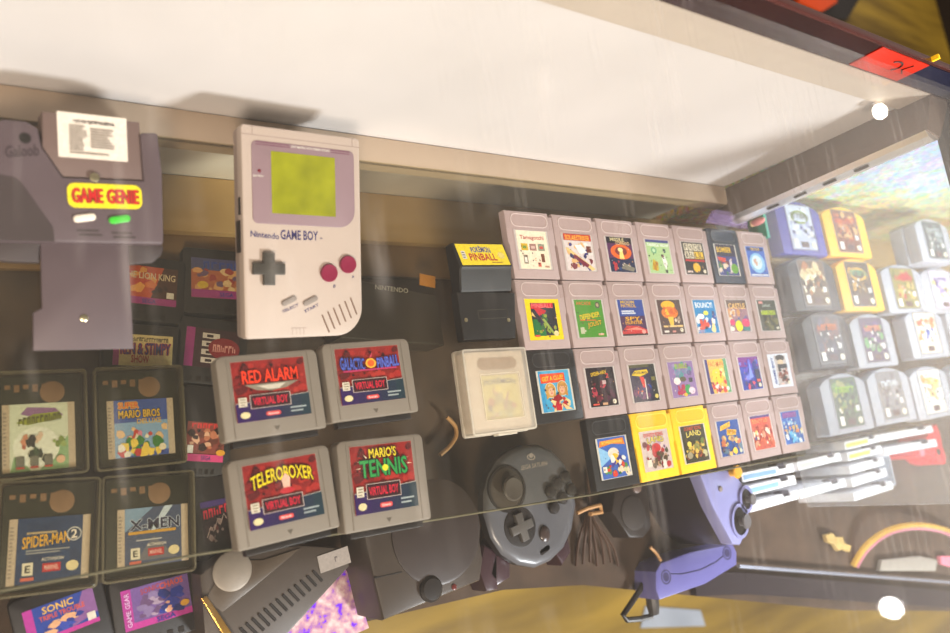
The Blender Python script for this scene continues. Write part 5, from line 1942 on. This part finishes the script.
def on_floor(pts, z):
    return [(p.x - oo.x, p.y - oo.y) for p in (at(x, y, z) for x, y in pts)]


b = MB()
b.prism(on_floor([(770, -50), (786, -8), (800, 6), (838, 19), (848, 20), (860, 0), (866, -50)], -840), 0, 60, 10)
b.build('base', CONSD, st)
b = MB()
b.prism(on_floor([(792, -40), (800, 1), (822, 12), (838, 2), (836, -40)], -815), 60, 85, 6)
b.build('orange_panel', mat('orange_panel', (190, 70, 20), .4), st)
st2 = thing('dark_crate', 'dark crate on the yellow floor at the edge of the view', 'crate', tuple(at(948, 40, -900)))
b = MB()
b.box(-20, -300, 0, 600, 500, 300, 10)
b.build('body', mat('brown_black_wood', (40, 28, 20), .6), st2)
b = MB()
b.box(-40, -320, 280, 620, 520, 320, 6)
b.build('lid', mat('brown_black_lid_wood', (52, 36, 26), .6), st2)

# ------------------------------------------------------------------ lights, world, camera
def area_light(name, loc_, target, size, power, col):
    l = bpy.data.lights.new(name, 'AREA')
    l.shape = 'RECTANGLE'
    l.size, l.size_y = size
    l.energy = power
    l.color = col
    o = bpy.data.objects.new(name, l)
    COL.objects.link(o)
    o.location = loc_
    o.rotation_euler = (Vector(target) - Vector(loc_)).to_track_quat('-Z', 'Y').to_euler()
    return o


area_light('ceiling_light_warm', (-1.3, -1.9, 2.0), (0, -.05, 0), (.7, .7), 80, (1, .86, .75))
area_light('ceiling_light_cool', (1.4, -2.7, 1.9), (.42, 0, .08), (.6, .5), 175, (.90, .94, 1))
area_light('next_case_fill', (.86, -.12, .3), (.86, -.1, 0), (.6, .3), 2.6, (.88, .93, 1))  # unseen fill lamp, added to brighten the large cartridges and foil
area_light('ceiling_light_far', (3.0, 5.2, 2.6), (3.0, 1.6, -.9), (2, 2), 190, (1, .9, .75))
sp = bpy.data.lights.new('ceiling_spot', 'POINT')
sp.energy = 6
sp.shadow_soft_size = .045
so = bpy.data.objects.new('ceiling_spot', sp)
COL.objects.link(so)
so.location = (3.1915, -1.2032, 2.0)

w = bpy.data.worlds.new('room')
w.use_nodes = True
bpy.context.scene.world = w
bg = w.node_tree.nodes['Background']
bg.inputs['Color'].default_value = (.95, .86, .76, 1)
bg.inputs['Strength'].default_value = .42

cam = bpy.data.cameras.new('camera')
cam.sensor_width = 36
cam.lens = FPX * 36 / 950
cam.clip_start = .02
cam.clip_end = 60
cam.dof.use_dof = True
cam.dof.focus_distance = .66
cam.dof.aperture_fstop = 5.0
co = bpy.data.objects.new('camera', cam)
COL.objects.link(co)
R3 = Matrix((RM[0], -Vector(RM[1]), -Vector(RM[2]))).transposed()
co.matrix_world = Matrix.Translation(Vector(CAM) * S) @ R3.to_4x4()
scn = bpy.context.scene
scn.camera = co
scn.view_settings.view_transform = 'Standard'
scn.view_settings.exposure = .16
scn.view_settings.gamma = .86
scn.cycles.transparent_max_bounces = 24
